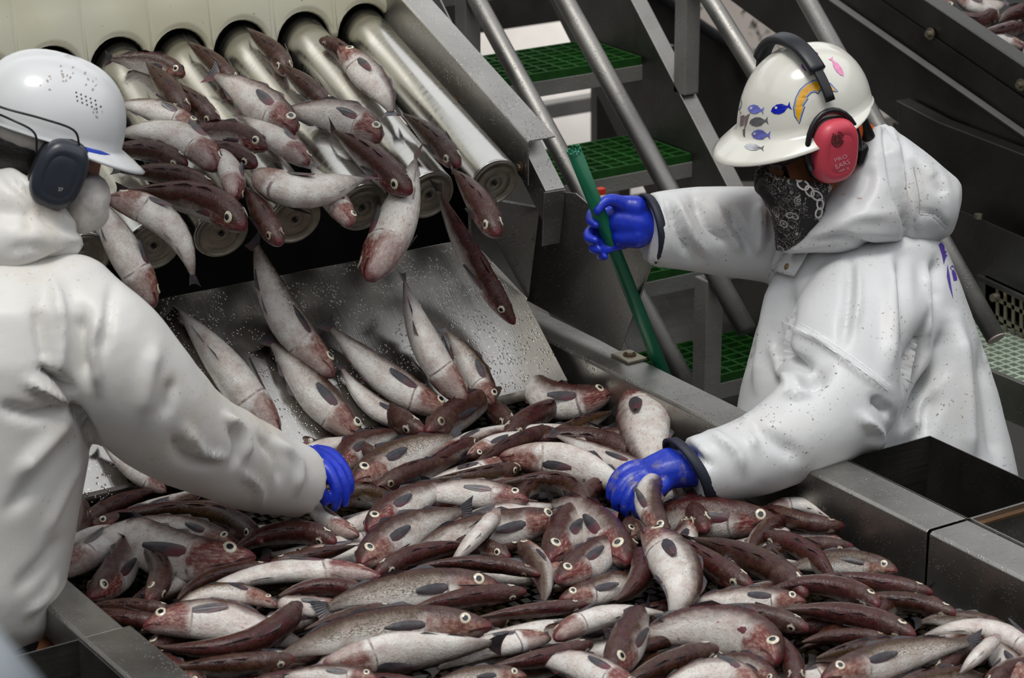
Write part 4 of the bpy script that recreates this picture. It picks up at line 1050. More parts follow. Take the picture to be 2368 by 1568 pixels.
def m_bandana():
    t = NT('black_paisley_bandana'); c = t.coord()
    v = t.new('ShaderNodeTexVoronoi'); v.inputs['Scale'].default_value = 34; t.link(c, v.inputs['Vector'])
    a = t.math('ABSOLUTE', t.math('SUBTRACT', v.outputs['Distance'], .33)); r1 = t.mrange(a, .035, .06, 1, 0)
    a2 = t.math('ABSOLUTE', t.math('SUBTRACT', v.outputs['Distance'], .14)); r2 = t.mrange(a2, .03, .05, 1, 0)
    n = t.noise(70, 2, .5, c, 1.5); r3 = t.mrange(t.math('ABSOLUTE', t.math('SUBTRACT', n, .5)), .012, .028, 1, 0)
    k = t.math('MAXIMUM', t.math('MAXIMUM', r1, r2), t.math('MULTIPLY', r3, .8)); msk = t.mrange(t.noise(7, 2, .5, c), .38, .46)
    t.set(base=t.mix(t.math('MULTIPLY', k, msk), (.012, .010, .011), (.48, .46, .44)), rough=.75); return t.m
M_band = m_bandana()
def head_frame(yaw, pitch, roll=0):
    """yaw measured from image-right, pitch downwards; returns forward, left, up"""
    hz = CR*math.cos(yaw)+Fh*math.sin(yaw); f = hz*math.cos(pitch)-ZU*math.sin(pitch); u = hz*math.sin(pitch)+ZU*math.cos(pitch); l = np.cross(u, f)
    if roll:
        c_, s_ = math.cos(roll), math.sin(roll); l, u = l*c_+u*s_, u*c_-l*s_
    return f, l, u
def hardhat(H0, fr, mat, parent, a=.142, b=.118, hgt=.158, visor=.065, vdrop=.03, ridge=.006, brim=.008, vw=1.15, cone=0, name='hard_hat'):
    f, l, u = fr; V = []; F = []; n = 64; rows = 14
    def rim(th):
        c_, s_ = math.cos(th), math.sin(th)
        return c_*a, s_*b
    for i in range(rows+1):
        ph = (math.pi/2)*i/rows
        for j in range(n):
            th = 2*math.pi*j/n; x, y = rim(th); k = math.cos(ph)**.80
            k = k+(1-ph/(math.pi/2)-k)*cone*max(0, math.cos(th))**.7
            z = hgt*math.sin(ph)**.92
            bump_ = ridge*max(0, 1-(abs(y*k)/.022)**2) if abs(y*k) < .022 else 0
            V.append(H0+f*(x*k)+l*(y*k)+u*(z+bump_*min(1, i/4)))
    for i in range(rows):
        for j in range(n): F.append((i*n+j, i*n+(j+1) % n, (i+1)*n+(j+1) % n, (i+1)*n+j))
    # brim: flares outwards, long over the brow
    base = len(V); br = 5
    for i in range(1, br+1):
        q = i/br
        for j in range(n):
            th = 2*math.pi*j/n; t2 = th if th < math.pi else th-2*math.pi
            x, y = rim(th); e = brim+visor*max(0, math.cos(min(math.pi/2, abs(t2)/vw)))**1.1
            s_ = 1+e/math.hypot(x, y)*q
            fl = max(0, math.cos(min(math.pi/2, abs(t2)/vw)))
            V.append(H0+f*x*s_+l*y*s_*(1-.10*fl*q)-u*((.006*q)+vdrop*fl*q**1.1))
    for i in range(br):
        for j in range(n):
            a0 = (base+(i-1)*n) if i else 0; F.append((a0+j, base+i*n+j, base+i*n+(j+1) % n, a0+(j+1) % n))
    o = mkobj(name, V, F, mat, parent, True); recalc(o)
    if sum(o.data.polygons[n*4+j].normal.dot(Vector(u*.5+(f*math.cos(2*math.pi*j/n)+l*math.sin(2*math.pi*j/n)))) for j in range(n)) < 0: o.data.flip_normals()
    m = o.modifiers.new('solid', 'SOLIDIFY'); m.thickness = .0035; m.offset = -1
    return o
def local(H0, fr, x, y, z): return H0+fr[0]*x+fr[1]*y+fr[2]*z
def muff(C_, nrm, up, w_, h_, d_, mat, parent, name='ear_muff'):
    """ear cup: cushion ring plus domed shell"""
    nrm = nrm/np.linalg.norm(nrm); up = up-(up@nrm)*nrm; up /= np.linalg.norm(up); sd = np.cross(up, nrm)
    def se(t, k=.75): c_, s_ = math.cos(t), math.sin(t); return math.copysign(abs(c_)**k, c_), math.copysign(abs(s_)**k, s_)
    def shell(prof, nm, m_, par):
        V = []; F = []; n = 36
        for s_, z in prof:
            for j in range(n): x, y = se(2*math.pi*j/n); V.append(C_+sd*x*w_*s_+up*y*h_*s_+nrm*z)
        for i in range(len(prof)-1):
            for j in range(n): F.append((i*n+j, i*n+(j+1) % n, (i+1)*n+(j+1) % n, (i+1)*n+j))
        F.append(tuple(range((len(prof)-1)*n, len(prof)*n))); F.append(tuple(range(n))[::-1])
        return recalc(mkobj(nm, V, F, m_, par, True))
    cup = shell([(.90, 0), (.98, .004), (1.0, d_*.25), (.99, d_*.5), (.93, d_*.78), (.80, d_*.93), (.62, d_*.985), (.60, d_*.97), (.58, d_*.985), (.3, d_*1.01), (.02, d_*1.015)], name, mat, parent)
    shell([(.80, -.022), (.98, -.020), (1.03, -.010), (1.03, .002), (.95, .006)], 'cushion', M_blk, cup)
    return cup
def glove(name, chains, mat, parent, vox=.0042, it=5):
    return fuse(name, [chain(c, 14) for c in chains], vox, it, mat, parent)
def cuffband(px0, px1, d, th, axis, parent, mat, w_=.014, name='cuff_band', grow=1.02):
    A_, B_ = atd(*px0, d), atd(*px1, d); c = (A_+B_)/2; a = (B_-A_)/2*grow; axis = axis/np.linalg.norm(axis)
    b = np.cross(axis, a/np.linalg.norm(a))*th
    V = []; F = []; n = 40; prof = [(1.0, -w_/2), (1.045, -w_/2+.002), (1.045, w_/2-.002), (1.0, w_/2), (.93, w_/2), (.93, -w_/2)]
    for s_, z in prof:
        for j in range(n): V.append(c+axis*z+(a*math.cos(2*math.pi*j/n)+b*math.sin(2*math.pi*j/n))*s_)
    k = len(prof)
    for i in range(k):
        for j in range(n): F.append((i*n+j, i*n+(j+1) % n, ((i+1) % k)*n+(j+1) % n, ((i+1) % k)*n+j))
    return recalc(mkobj(name, V, F, mat, parent, True))
def legs(hip, foot1, foot2, parent, zf=0.0):
    parts = []
    for ft, s_ in ((foot1, -1), (foot2, 1)):
        h = hip+np.array([(ft[0]-hip[0])*.5, (ft[1]-hip[1])*.5, 0]); k = (h+ft)/2+np.array([.02, .03, .02])
        parts.append(chain([(*h, .095), (*k, .085), (ft[0], ft[1], .22, .07)]))
    parts.append(ellipsoid(hip+[0, 0, .0], [.13, 0, 0], [0, .11, 0], [0, 0, .12]))
    fuse('trousers', parts, .014, 4, M_trou, parent)
    for ft in (foot1, foot2):
        fw = np.array([-.10, .04, 0]); fuse('boot', [chain([(ft[0], ft[1], .30, .068), (ft[0], ft[1], .08, .05)]), chain([(ft[0], ft[1], .05, .046), (*(ft[:2]+fw[:2]), .042, .040)])], .010, 3, M_boot, parent)
# ================================================================== worker with the pink ear muffs (right)
rootA = empty('person', (1.98, .0, 0), 'worker in white oilskins, sticker-covered hard hat and red ear muffs holding a green pole', 'person')
DA = 5.68
HA = atd(1860, 262, DA); frA = head_frame(math.pi+.46, math.radians(13), math.radians(2))
fA, lA, uA = frA
# body (head, neck, trunk, limbs) as one continuous mesh inside the clothes
hc = HA-uA*.055+fA*.012
shR = atd(1880, 590, 5.95); shL = atd(2040, 620, 5.78); hipA = atd(2040, 1080, 5.92); hipA[2] = .92
bodyA = [ellipsoid(hc, fA*.095, lA*.076, uA*.125), ellipsoid(hc+fA*.035-uA*.06, fA*.065, lA*.058, uA*.075), ellipsoid(hc+fA*.100-uA*.035, fA*.020, lA*.015, uA*.026, 12, 8),
         ellipsoid(hc-lA*-.078-uA*.02, fA*.018, lA*.012, uA*.032, 10, 8), ellipsoid(hc-lA*.078-uA*.02, fA*.018, lA*.012, uA*.032, 10, 8),
         chain([(*(hc-uA*.08-fA*.02), .058), (*atd(1985, 560, 5.86), .07)]), chain([(*shR, .06), (*atd(1985, 600, 5.88), .12), (*shL, .06)]),
         chain([(*atd(1990, 620, 5.90), .11), (*atd(2020, 850, 5.94), .11), (*hipA, .12)]),
         chain([(*shL, .055), (*atd(1955, 900, 5.61), .044), (*atd(1650, 1078, 5.44), .028)]), chain([(*shR, .055), (*atd(1690, 540, 5.93), .040), (*atd(1560, 528, 5.88), .026)]),
         chain([(hipA[0]-.07, hipA[1]-.03, .90, .085), (hipA[0]-.08, hipA[1]+.0, .5, .06), (hipA[0]-.08, hipA[1]-.02, .14, .045)]), chain([(hipA[0]+.09, hipA[1]+.03, .90, .085), (hipA[0]+.10, hipA[1]+.05, .5, .06), (hipA[0]+.10, hipA[1]+.03, .14, .045)])]
bdA = fuse('body', bodyA, .0085, 3, M_skin, rootA)
legs(hipA, np.array([hipA[0]-.08, hipA[1]-.02, 0]), np.array([hipA[0]+.10, hipA[1]+.03, 0]), rootA)
# coat: trunk and both sleeves, then folds
trunk = [pxring(1880, 560, 2110, 530, 5.84, .10), pxring(1815, 600, 2180, 560, 5.86, .155), pxring(1775, 680, 2222, 660, 5.88, .185), pxring(1742, 780, 2262, 770, 5.90, .20), pxring(1712, 900, 2300, 890, 5.91, .21),
         pxring(1692, 1010, 2332, 1010, 5.92, .215), pxring(1684, 1120, 2358, 1120, 5.93, .215), pxring(1690, 1260, 2372, 1250, 5.94, .21), pxring(1700, 1400, 2372, 1390, 5.95, .20)]
sleeveL = pxc([(2030, 640, 5.80, 112), (1990, 720, 5.73, 140), (1962, 815, 5.66, 152), (1945, 915, 5.60, 140), (1868, 985, 5.54, 116), (1775, 1040, 5.49, 99), (1690, 1070, 5.45, 90), (1640, 1082, 5.435, 85), (1600, 1090, 5.425, 82)])
sleeveR = pxc([(1880, 575, 5.93, 105), (1790, 545, 5.94, 110), (1690, 535, 5.93, 106), (1600, 528, 5.90, 97), (1545, 529, 5.88, 91), (1502, 530, 5.865, 86)])
strA = [([(2170, 850), (2120, 930), (2090, 985)], 16, -.030), ([(2185, 760), (2172, 850), (2120, 920)], 22, -.018), ([(2080, 600), (2092, 700), (2110, 800), (2100, 900)], 20, -.016), ([(2058, 600), (2060, 720), (2055, 860)], 22, .010),
        ([(2140, 620), (2135, 720), (2145, 790)], 14, .012), ([(2165, 600), (2160, 700)], 16, -.010), ([(2210, 740), (2230, 900), (2240, 1080)], 26, .012), ([(2170, 900), (2120, 1010), (2060, 1060)], 26, -.014), ([(2270, 800), (2290, 950), (2310, 1080)], 20, -.008),
        ([(2130, 960), (2120, 1040)], 16, .012), ([(1965, 600), (1960, 700), (1950, 790)], 14, -.010), ([(1985, 620), (1985, 700), (1975, 760)], 12, .006),
        ([(1830, 760), (1900, 790), (1990, 860), (2060, 905)], 9, .006), ([(1800, 800), (1830, 830), (1880, 850)], 16, -.012), ([(1790, 790), (1800, 850), (1830, 890)], 16, .010), ([(1820, 880), (1870, 890), (1910, 860)], 20, -.016), ([(1820, 920), (1880, 900)], 14, .010),
        ([(1990, 960), (2030, 1000), (2010, 1035)], 14, .012), ([(2020, 920), (2060, 960)], 14, -.012), ([(1700, 970), (1760, 1000), (1850, 1060)], 22, -.008), ([(1640, 1000), (1700, 1040), (1720, 1090)], 16, .007), ([(1590, 1040), (1650, 1080)], 14, -.006),
        ([(1540, 470), (1570, 540), (1600, 600)], 14, -.012), ([(1560, 460), (1600, 540), (1640, 590)], 14, .010), ([(1600, 450), (1640, 530), (1690, 560)], 14, -.012), ([(1650, 470), (1680, 540), (1730, 580)], 16, .011), ([(1690, 480), (1715, 550), (1745, 590)], 13, -.013),
        ([(1755, 470), (1760, 540), (1740, 590)], 16, .014), ([(1780, 470), (1775, 560)], 12, -.015), ([(1800, 640), (1770, 760), (1750, 900)], 16, .008), ([(1830, 660), (1815, 760), (1790, 860)], 18, -.010), ([(1760, 700), (1735, 850)], 14, -.006), ([(1720, 960), (1750, 1040)], 14, .006)]
strA = [(p_, w_*.75, a_*2.1) for p_, w_, a_ in strA]
coatA = fuse('raincoat', [loft(trunk, 40), chain(sleeveL, 30, True), chain(sleeveR, 30, True)], .0095, 6, M_coatA, rootA, strA, .0035, 7)
# hood thrown back and the collar round the neck
def vring(x0, y0, x1, y1, d, th):
    A_, B_ = atd(x0, y0, d), atd(x1, y1, d); return ((A_+B_)/2, (A_-B_)/2, -CF*th)
hoodp = [loft([vring(2018, 296, 2010, 540, 5.80, .05), vring(2045, 284, 2040, 566, 5.80, .085), vring(2085, 312, 2090, 570, 5.80, .105), vring(2130, 345, 2140, 566, 5.81, .11), vring(2175, 384, 2180, 556, 5.82, .10), vring(2210, 412, 2200, 545, 5.83, .07), vring(2224, 428, 2212, 510, 5.84, .03)], 28),
         loft([pxring(1990, 300, 2050, 292, 5.76, .05), pxring(1962, 360, 2072, 350, 5.74, .075), pxring(1930, 425, 2085, 430, 5.73, .09), pxring(1885, 490, 2095, 500, 5.72, .10), pxring(1840, 540, 2085, 555, 5.73, .10), pxring(1800, 585, 1960, 585, 5.75, .06)], 28)]
strH = [([(2046, 286), (2056, 350), (2070, 430), (2092, 500), (2096, 545)], 7, -.020), ([(2062, 296), (2074, 360), (2090, 430), (2112, 500), (2112, 545)], 9, .014), ([(2115, 380), (2130, 450), (2128, 520)], 10, -.008), ([(2128, 490), (2170, 500), (2195, 535)], 6, -.006), ([(2160, 400), (2185, 450)], 14, -.008),
        ([(1880, 560), (1950, 548), (2010, 572), (2070, 572)], 8, -.012), ([(1960, 480), (2000, 440), (2015, 380)], 20, -.010), ([(1920, 530), (1990, 500), (2050, 500)], 12, .006), ([(2090, 350), (2140, 390), (2180, 430)], 12, .006)]
hoodA = fuse('hood', hoodp, .0075, 5, M_coatA, rootA, strH, .003, 12)
decal('hood_stitching', sum([strippoly(s_, 2.2) for s_ in ([(2112, 385), (2125, 450), (2127, 495)], [(2127, 495), (2160, 502), (2188, 530)], [(2131, 490), (2165, 496), (2192, 522)])], []), hoodA, plain('seam_grey', (.45, .45, .45), .6), hoodA, cuts=0)
decal('navy_zip', strippoly([(1912, 462), (1885, 512), (1842, 546), (1800, 566)], 8), hoodA, M_navy, hoodA, .002, 1)
M_stain = plain('faint_blood_stain', (.62, .46, .40), .6, var=.15, nscale=60)
decal('blood_stain', [ellpoly(x, y, a_, b_, g_, 9) for x, y, a_, b_, g_ in ((1972, 398, 16, 4, -.6), (1955, 412, 12, 3.5, -.7), (1985, 384, 9, 3, -.3), (1942, 428, 9, 2.6, -.8), (1951, 450, 6, 2, 0), (1988, 458, 7, 2, .1))], hoodA, M_stain, hoodA, .0008, 1)
# purple marker letters on the back
M_purple = plain('purple_marker', (.10, .05, .36), .5, var=.2, nscale=40)
pp = [[(2196, 620), (2206, 606), (2216, 596), (2243, 628), (2234, 634), (2212, 612), (2225, 636), (2215, 640)], [(2200, 628), (2208, 618), (2213, 648), (2205, 650)], [(2190, 610), (2196, 640), (2199, 660), (2204, 692), (2195, 665), (2189, 640)],
      [(2170, 566), (2182, 556), (2184, 580), (2192, 568), (2204, 548), (2208, 556), (2194, 584), (2186, 598), (2182, 612), (2178, 590)], [(2226, 582), (2232, 590), (2236, 606), (2229, 598)]]
decal('marker_letters', pp, coatA, M_purple, coatA, cuts=1)
decal('sleeve_seam', strippoly([(1808, 742), (1880, 780), (1985, 850), (2052, 902)], 2.5)+strippoly([(1818, 732), (1890, 770), (1995, 842), (2058, 892)], 2.0), coatA, plain('coat_seam', (.86, .87, .88), .5), coatA, cuts=0)
# front flap with brass snap
bvA = BVHTree.FromPolygons([tuple(Vector(v.co)+wloc(coatA)) for v in coatA.data.vertices], [tuple(p.vertices) for p in coatA.data.polygons])
fl = decal('front_flap', [[(1800, 560), (1860, 545), (1905, 548), (1870, 600), (1845, 642), (1783, 632), (1786, 600)]], coatA, M_coatA, rootA, off=.012, cuts=4)
m = fl.modifiers.new('solid', 'SOLIDIFY'); m.thickness = .004
sn = atd(1822, 618, proj(np.array(wloc(fl)))[2]); 
bvf = bvh_of(fl); hit = bvf.ray_cast(Vector(CAM), Vector(ray(1822, 618)).normalized())
if hit[0]:
    p_ = np.array(hit[0]); nn = np.array(hit[1]); nn = nn if nn@(CAM-p_) > 0 else -nn
    MB().tube([p_-nn*.001, p_+nn*.004, p_+nn*.0042], [.0085, .0085, .006], 18).build('snap', M_snap, fl, True)
    MB().tube([p_+nn*.0040, p_+nn*.0056], [.0045, .0035], 14).build('snap_stud', M_snap, fl, True)
# navy cuff bands
cuffband((1490, 450), (1521, 611), 5.865, .078, atd(1420, 515, 5.85)-atd(1600, 528, 5.90), rootA, M_navy, .021, 'cuff_band', .98)
cuffband((1552, 1020), (1636, 1160), 5.420, .074, atd(1500, 1105, 5.40)-atd(1690, 1072, 5.45), rootA, M_navy, .024, 'cuff_band', 1.06)
# bandana over nose and neck
ban = [loft([(atd(1842, 420, 5.665), CR*.080-CU*.010, -CF*.070), (atd(1836, 438, 5.665), CR*.083, -CF*.075), (atd(1838, 460, 5.675), CR*.072, -CF*.072), (atd(1846, 505, 5.70), CR*.058, -CF*.062), (atd(1840, 545, 5.72), CR*.046, -CF*.05), (atd(1825, 580, 5.75), CR*.030, -CF*.035)], 28),
       chain(pxc([(1768, 402, 5.68, 22), (1764, 430, 5.68, 20), (1770, 448, 5.69, 14)]))]
bnA = fuse('bandana', ban, .005, 3, M_band, rootA, [([(1800, 430), (1830, 480), (1835, 540)], 8, -.004), ([(1760, 440), (1800, 470)], 8, -.003), ([(1875, 430), (1860, 500)], 10, .003)], .0025, 20)
decal('black_band_print', [[(1846, 405), (1905, 402), (1915, 440), (1905, 500), (1870, 545), (1845, 545), (1855, 490), (1850, 440)]], bnA, plain('black_cloth', (.010, .008, .009), .75), bnA, .0005, 3)
for i, (x, y, a_, rx, ry) in enumerate([(1846, 408, 1.2, 13, 9), (1857, 428, .5, 14, 9), (1872, 442, 1.0, 13, 8), (1888, 452, .6, 14, 9), (1896, 472, 1.5, 12, 7), (1893, 492, 1.9, 11, 7)]):
    pts = ellpoly(x, y, rx, ry, a_, 14); pts.append(pts[0]); decal('chain_link_print', strippoly([pts[k] for k in range(0, 15)], 4.0), bnA, M_print, bnA, cuts=0)
# hard hat, liner, muffs
hatA = hardhat(HA, frA, M_hatA, rootA, .158, .130, .150, .066, .030, .003, .004, 1.5, .40)
liner = [ellipsoid(HA-uA*.012, fA*.128, lA*.106, uA*.07), ellipsoid(HA-uA*.045-fA*.06, fA*.07, lA*.088, uA*.075)]
fuse('orange_liner', liner, .007, 3, M_orange, rootA)
orn = fuse('orange_hood_lining', [chain(pxc([(1990, 300, 5.72, 26), (2012, 315, 5.73, 24)])), chain(pxc([(2000, 330, 5.74, 24), (1995, 370, 5.75, 22)]))], .006, 3, M_orange, rootA)
Lc = local(HA, frA, .020, .120, -.050)
mufA = muff(Lc, lA+uA*-.12+fA*-.05, uA*.95-fA*.18, .055, .072, .042, M_pink, rootA)
muff(local(HA, frA, -.002, -.122, -.062), -lA, uA, .058, .077, .042, M_pink, rootA)
# headband: padded over the crown, bare black arms at the sides
hb = []; hb2 = []
for k in range(0, 41):
    al = math.pi*k/40; y_, z_ = math.cos(al)*.148, math.sin(al)*.150+.028
    hb.append((local(HA, frA, .012, y_*(1.0 if abs(math.cos(al)) > .3 else 1.0), z_), al))
def strap(pts, w_, th, name, mat, parent):
    V = []; F = []; nn_ = len(pts)
    for i, (p, _) in enumerate(pts):
        t = pts[min(i+1, nn_-1)][0]-pts[max(0, i-1)][0]; t /= np.linalg.norm(t); sd = fA; up = np.cross(t, sd); up /= np.linalg.norm(up)
        for a_, b_ in ((-1, -.7), (-.7, -1), (.7, -1), (1, -.7), (1, .7), (.7, 1), (-.7, 1), (-1, .7)): V.append(p+sd*a_*w_+up*b_*th)
    for i in range(nn_-1):
        for j in range(8): F.append((i*8+j, i*8+(j+1) % 8, (i+1)*8+(j+1) % 8, (i+1)*8+j))
    F.append(tuple(range(8))[::-1]); F.append(tuple(range((nn_-1)*8, nn_*8)))
    return recalc(mkobj(name, V, F, mat, parent, True))
sp_ = strap(hb[9:33], .0185, .010, 'headband_pad', M_blackpad, rootA)
strap(hb[3:12], .011, .004, 'headband', M_blk, rootA); strap(hb[30:38], .011, .004, 'headband', M_blk, rootA)
for sg in (1, -1):
    c_ = local(HA, frA, .020, .125*sg, -.050); pts = []
    for k in range(0, 17):
        a_ = math.radians(-15+210*k/16); pts.append(c_+fA*.064*math.cos(a_)*1.02+uA*.090*math.sin(a_)+lA*sg*.010)
    MB().tube(pts, .0065, 10).build('muff_yoke', M_blk, rootA, True)
# stickers on the hat
def fishpoly(x, y, L, h, ang=0, fl=1):
    P = [(-.5, 0), (-.38, -.30), (-.15, -.48), (.1, -.42), (.28, -.15), (.36, -.10), (.5, -.42), (.46, 0), (.5, .42), (.36, .10), (.28, .15), (.1, .42), (-.15, .48), (-.38, .30)]
    ca, sa = math.cos(ang), math.sin(ang); return [(x+fl*a*L*ca-b*h*sa, y+fl*a*L*sa+b*h*ca) for a, b in P]
M_st = {k: plain('sticker_'+k, c, .2, m_, coat=.5, var=.2, nscale=90) for k, c, m_ in (('blue', (.008, .018, .42), 0), ('paleblue', (.17, .19, .60), 0), ('silver', (.55, .56, .58), .8), ('violet', (.42, .12, .55), .4), ('plum', (.30, .07, .28), .2), ('pink', (.80, .28, .50), 0), ('gold', (.80, .40, .015), 0), ('navy', (.02, .035, .20), 0), ('grey', (.16, .16, .17), .2), ('sky', (.25, .38, .70), 0))}
bh = bvh_of(hatA)
for nm, P in (('blue', fishpoly(1806, 251, 48, 24, -.28)), ('paleblue', fishpoly(1748, 253, 38, 22, .15)), ('paleblue', fishpoly(1760, 311, 44, 24, .05)), ('silver', fishpoly(1744, 341, 46, 17, .12)), ('grey', fishpoly(1755, 281, 44, 22, -.12)), ('plum', fishpoly(1868, 121, 50, 11, .18, -1)), ('violet', fishpoly(1870, 156, 36, 22, .35)), ('pink', fishpoly(1935, 155, 52, 15, .95, -1))):
    decal('fish_sticker', [P], hatA, M_st[nm], hatA, .0012, 1, bh)
for x, y in ((1795, 249), (1738, 250), (1746, 309)): decal('sticker_eye', [ellpoly(x, y, 3.2, 3.2)], hatA, M_print, hatA, .0016, 0, bh)
decal('fish_sticker', strippoly([(1826, 110), (1840, 106), (1853, 108)], 4), hatA, M_st['plum'], hatA, .0012, 0, bh)
def bolt(grow):
    # curved bolt: crescent with a zigzag notch in the middle
    out = [(1934, 213), (1918, 196), (1900, 188), (1882, 189), (1866, 197), (1852, 210), (1843, 228), (1838, 250), (1841, 268), (1847, 283)]
    inn = [(1852, 262), (1858, 246), (1852, 246), (1866, 226), (1860, 226), (1874, 212), (1884, 209), (1890, 214), (1897, 203), (1908, 204), (1912, 207), (1922, 208)]
    P = out+inn; c = np.mean(P, 0)
    if grow:
        Q = []
        for i in range(len(P)):
            t = np.array(P[(i+1) % len(P)])-np.array(P[i-1]); t = t/np.linalg.norm(t); n = np.array([t[1], -t[0]]); Q.append(tuple(np.array(P[i])-n*-grow))
        a0 = sum(P[i][0]*P[(i+1) % len(P)][1]-P[(i+1) % len(P)][0]*P[i][1] for i in range(len(P)))
        a1 = sum(Q[i][0]*Q[(i+1) % len(Q)][1]-Q[(i+1) % len(Q)][0]*Q[i][1] for i in range(len(Q)))
        if abs(a1) < abs(a0): Q = [tuple(2*np.array(P[i])-np.array(Q[i])) for i in range(len(P))]
        return Q
    return P
decal('bolt_emblem', [bolt(4.2)], hatA, M_st['navy'], hatA, .0011, 1, bh); decal('bolt_emblem', [bolt(2.6)], hatA, M_st['sky'], hatA, .0015, 1, bh); decal('bolt_emblem', [bolt(0)], hatA, M_st['gold'], hatA, .0019, 1, bh)
scr = [[(1712, 258), (1735, 255), (1738, 262), (1713, 264)], [(1713, 268), (1722, 266), (1720, 290), (1712, 292)], [(1722, 270), (1735, 262), (1728, 285), (1722, 300)], [(1718, 300), (1724, 296), (1723, 318), (1719, 312)]]
decal('scuff_marks', scr, hatA, plain('worn_print', (.20, .15, .15), .6), hatA, .0010, 0, bh)
e_ = ellpoly(1700, 240, 15, 20, .2, 16); decal('ring_mark', strippoly([e_[i] for i in range(9, 16)]+[e_[i] for i in range(0, 5)], 2.0)+strippoly([(1688, 240), (1674, 300)], 2)+strippoly([(1698, 262), (1686, 296)], 3), hatA, M_st['grey'], hatA, .0010, 0, bh)
# lettering and stamp on the muff
bmf = bvh_of(mufA); M_let = plain('pale_pink_lettering', (.80, .45, .50), .5); M_stamp = plain('brown_stamp', (.10, .02, .02), .6)
decal('muff_lettering', text_polys('PRO', 1944, 366, 13, -.38, 0, 1.3)+text_polys('EARS', 1948, 380, 15, -.38, 0, 1.1)+text_polys('NRR 26', 1951, 392, 7, -.38, 0, 1.1), mufA, M_let, mufA, .0009, 0, bmf)
st_ = []
for rx, ry in ((13, 17), (8, 11), (4, 6)):
    e_ = ellpoly(1937, 322, rx, ry, .2, 14); st_ += strippoly(e_[:9], 3.2)+strippoly(e_[10:14], 2.6)
for k in range(5): st_ += strippoly([(1926+k*5, 308+k*2), (1930+k*4, 322), (1928+k*5, 336-k)], 2.2)
decal('muff_stamp', st_, mufA, M_stamp, mufA, .0009, 0, bmf)
# safety glasses
gl = [local(HA, frA, .02, .100, -.045), local(HA, frA, .075, .088, -.055), local(HA, frA, .112, .066, -.066)]
MB().tube(gl, [.0032, .0042, .0045], 8).build('glasses_arm', M_blk, rootA, True)
gp = [local(HA, frA, .128, .066-.132*k/10, -.066) + fA*(-.022*((k-5)/5)**2) for k in range(11)]
gf = MB().tube(gp, .004, 8).build('glasses_frame', M_blk, rootA, True)
V = []; 
for k in range(11): V += [gp[k], gp[k]-uA*.036-fA*.004]
lo = mkobj('glasses_lens', V, [(2*k, 2*k+2, 2*k+3, 2*k+1) for k in range(10)], M_lens, gf, True); lo.modifiers.new('s', 'SOLIDIFY').thickness = .0015
# hat strap gadget behind the ear
fuse('neck_strap', [chain([(*local(HA, frA, -.10, .07, -.03), .010), (*local(HA, frA, -.115, .06, -.085), .015)]), chain([(*local(HA, frA, -.075, .095, -.09), .013), (*local(HA, frA, -.06, .10, -.115), .009)])], .004, 2, M_blk, rootA)
# ---- gloves of this worker
def W(x, y, d, r): return (*atd(x, y, d), r)
P0 = atx(1524, 838, 1.675); P1 = atx(1329, 352, 1.40); PD = (P1-P0)/np.linalg.norm(P1-P0)
def onpole(y):
    best = min((abs(proj(P0+PD*s_)[1]-y), s_) for s_ in np.linspace(0, np.linalg.norm(P1-P0), 400))[1]; return P0+PD*best
q = onpole(505); dq = proj(q)[2]
gr = [[W(1512, 528, dq+.02, .036), W(1470, 515, dq+.015, .040), W(1435, 510, dq+.02, .036)], [W(1470, 480, dq, .028), W(1440, 475, dq+.005, .024)], [W(1475, 545, dq+.01, .030), W(1440, 545, dq+.02, .026)],
      [W(1440, 472, dq-.005, .020), W(1412, 462, dq-.022, .0145), W(1392, 472, dq-.030, .0125), W(1382, 488, dq-.034, .011)],              # thumb over the pole
      [W(1440, 490, dq+.03, .017), W(1405, 487, dq+.042, .0135), W(1372, 490, dq+.030, .0125), W(1366, 510, dq+.004, .0115), W(1378, 520, dq-.016, .010)],
      [W(1440, 520, dq+.03, .017), W(1402, 522, dq+.044, .0135), W(1366, 533, dq+.030, .0125), W(1361, 550, dq+.002, .0120), W(1376, 556, dq-.016, .010)],
      [W(1442, 545, dq+.03, .016), W(1408, 552, dq+.044, .013), W(1378, 562, dq+.030, .012), W(1372, 576, dq+.004, .0112), W(1386, 578, dq-.014, .0095)],
      [W(1446, 562, dq+.03, .014), W(1415, 572, dq+.040, .0115), W(1394, 584, dq+.028, .0105), W(1390, 594, dq+.006, .0098), W(1399, 594, dq-.010, .0085)]]
glR = glove('glove', gr, M_glove, rootA); glR['label'] = 'clean blue rubber glove round the pole'
d0 = 5.41
gl_ = [[W(1630, 1082, 5.43, .040), W(1570, 1085, d0, .040), W(1530, 1094, d0-.005, .038), W(1505, 1104, d0-.005, .032)], [W(1545, 1065, d0, .028), W(1505, 1080, d0, .024)],
       [W(1540, 1112, d0-.02, .022), W(1520, 1138, d0-.045, .0150), W(1508, 1158, d0-.050, .0130), W(1500, 1174, d0-.046, .0115)],
       [W(1505, 1078, d0+.01, .016), W(1462, 1078, d0, .0135), W(1430, 1098, d0-.005, .0128), W(1414, 1126, d0-.005, .0118), W(1412, 1150, d0, .0105)],
       [W(1505, 1092, d0-.01, .016), W(1462, 1100, d0-.022, .0138), W(1434, 1126, d0-.030, .0130), W(1424, 1156, d0-.028, .0120), W(1428, 1176, d0-.018, .0105)],
       [W(1508, 1108, d0-.02, .016), W(1472, 1122, d0-.040, .0134), W(1452, 1150, d0-.050, .0126), W(1446, 1176, d0-.046, .0115), W(1452, 1192, d0-.034, .0100)],
       [W(1515, 1122, d0-.03, .014), W(1492, 1142, d0-.054, .0115), W(1478, 1166, d0-.062, .0105), W(1474, 1184, d0-.056, .0096), W(1479, 1196, d0-.046, .0088)]]
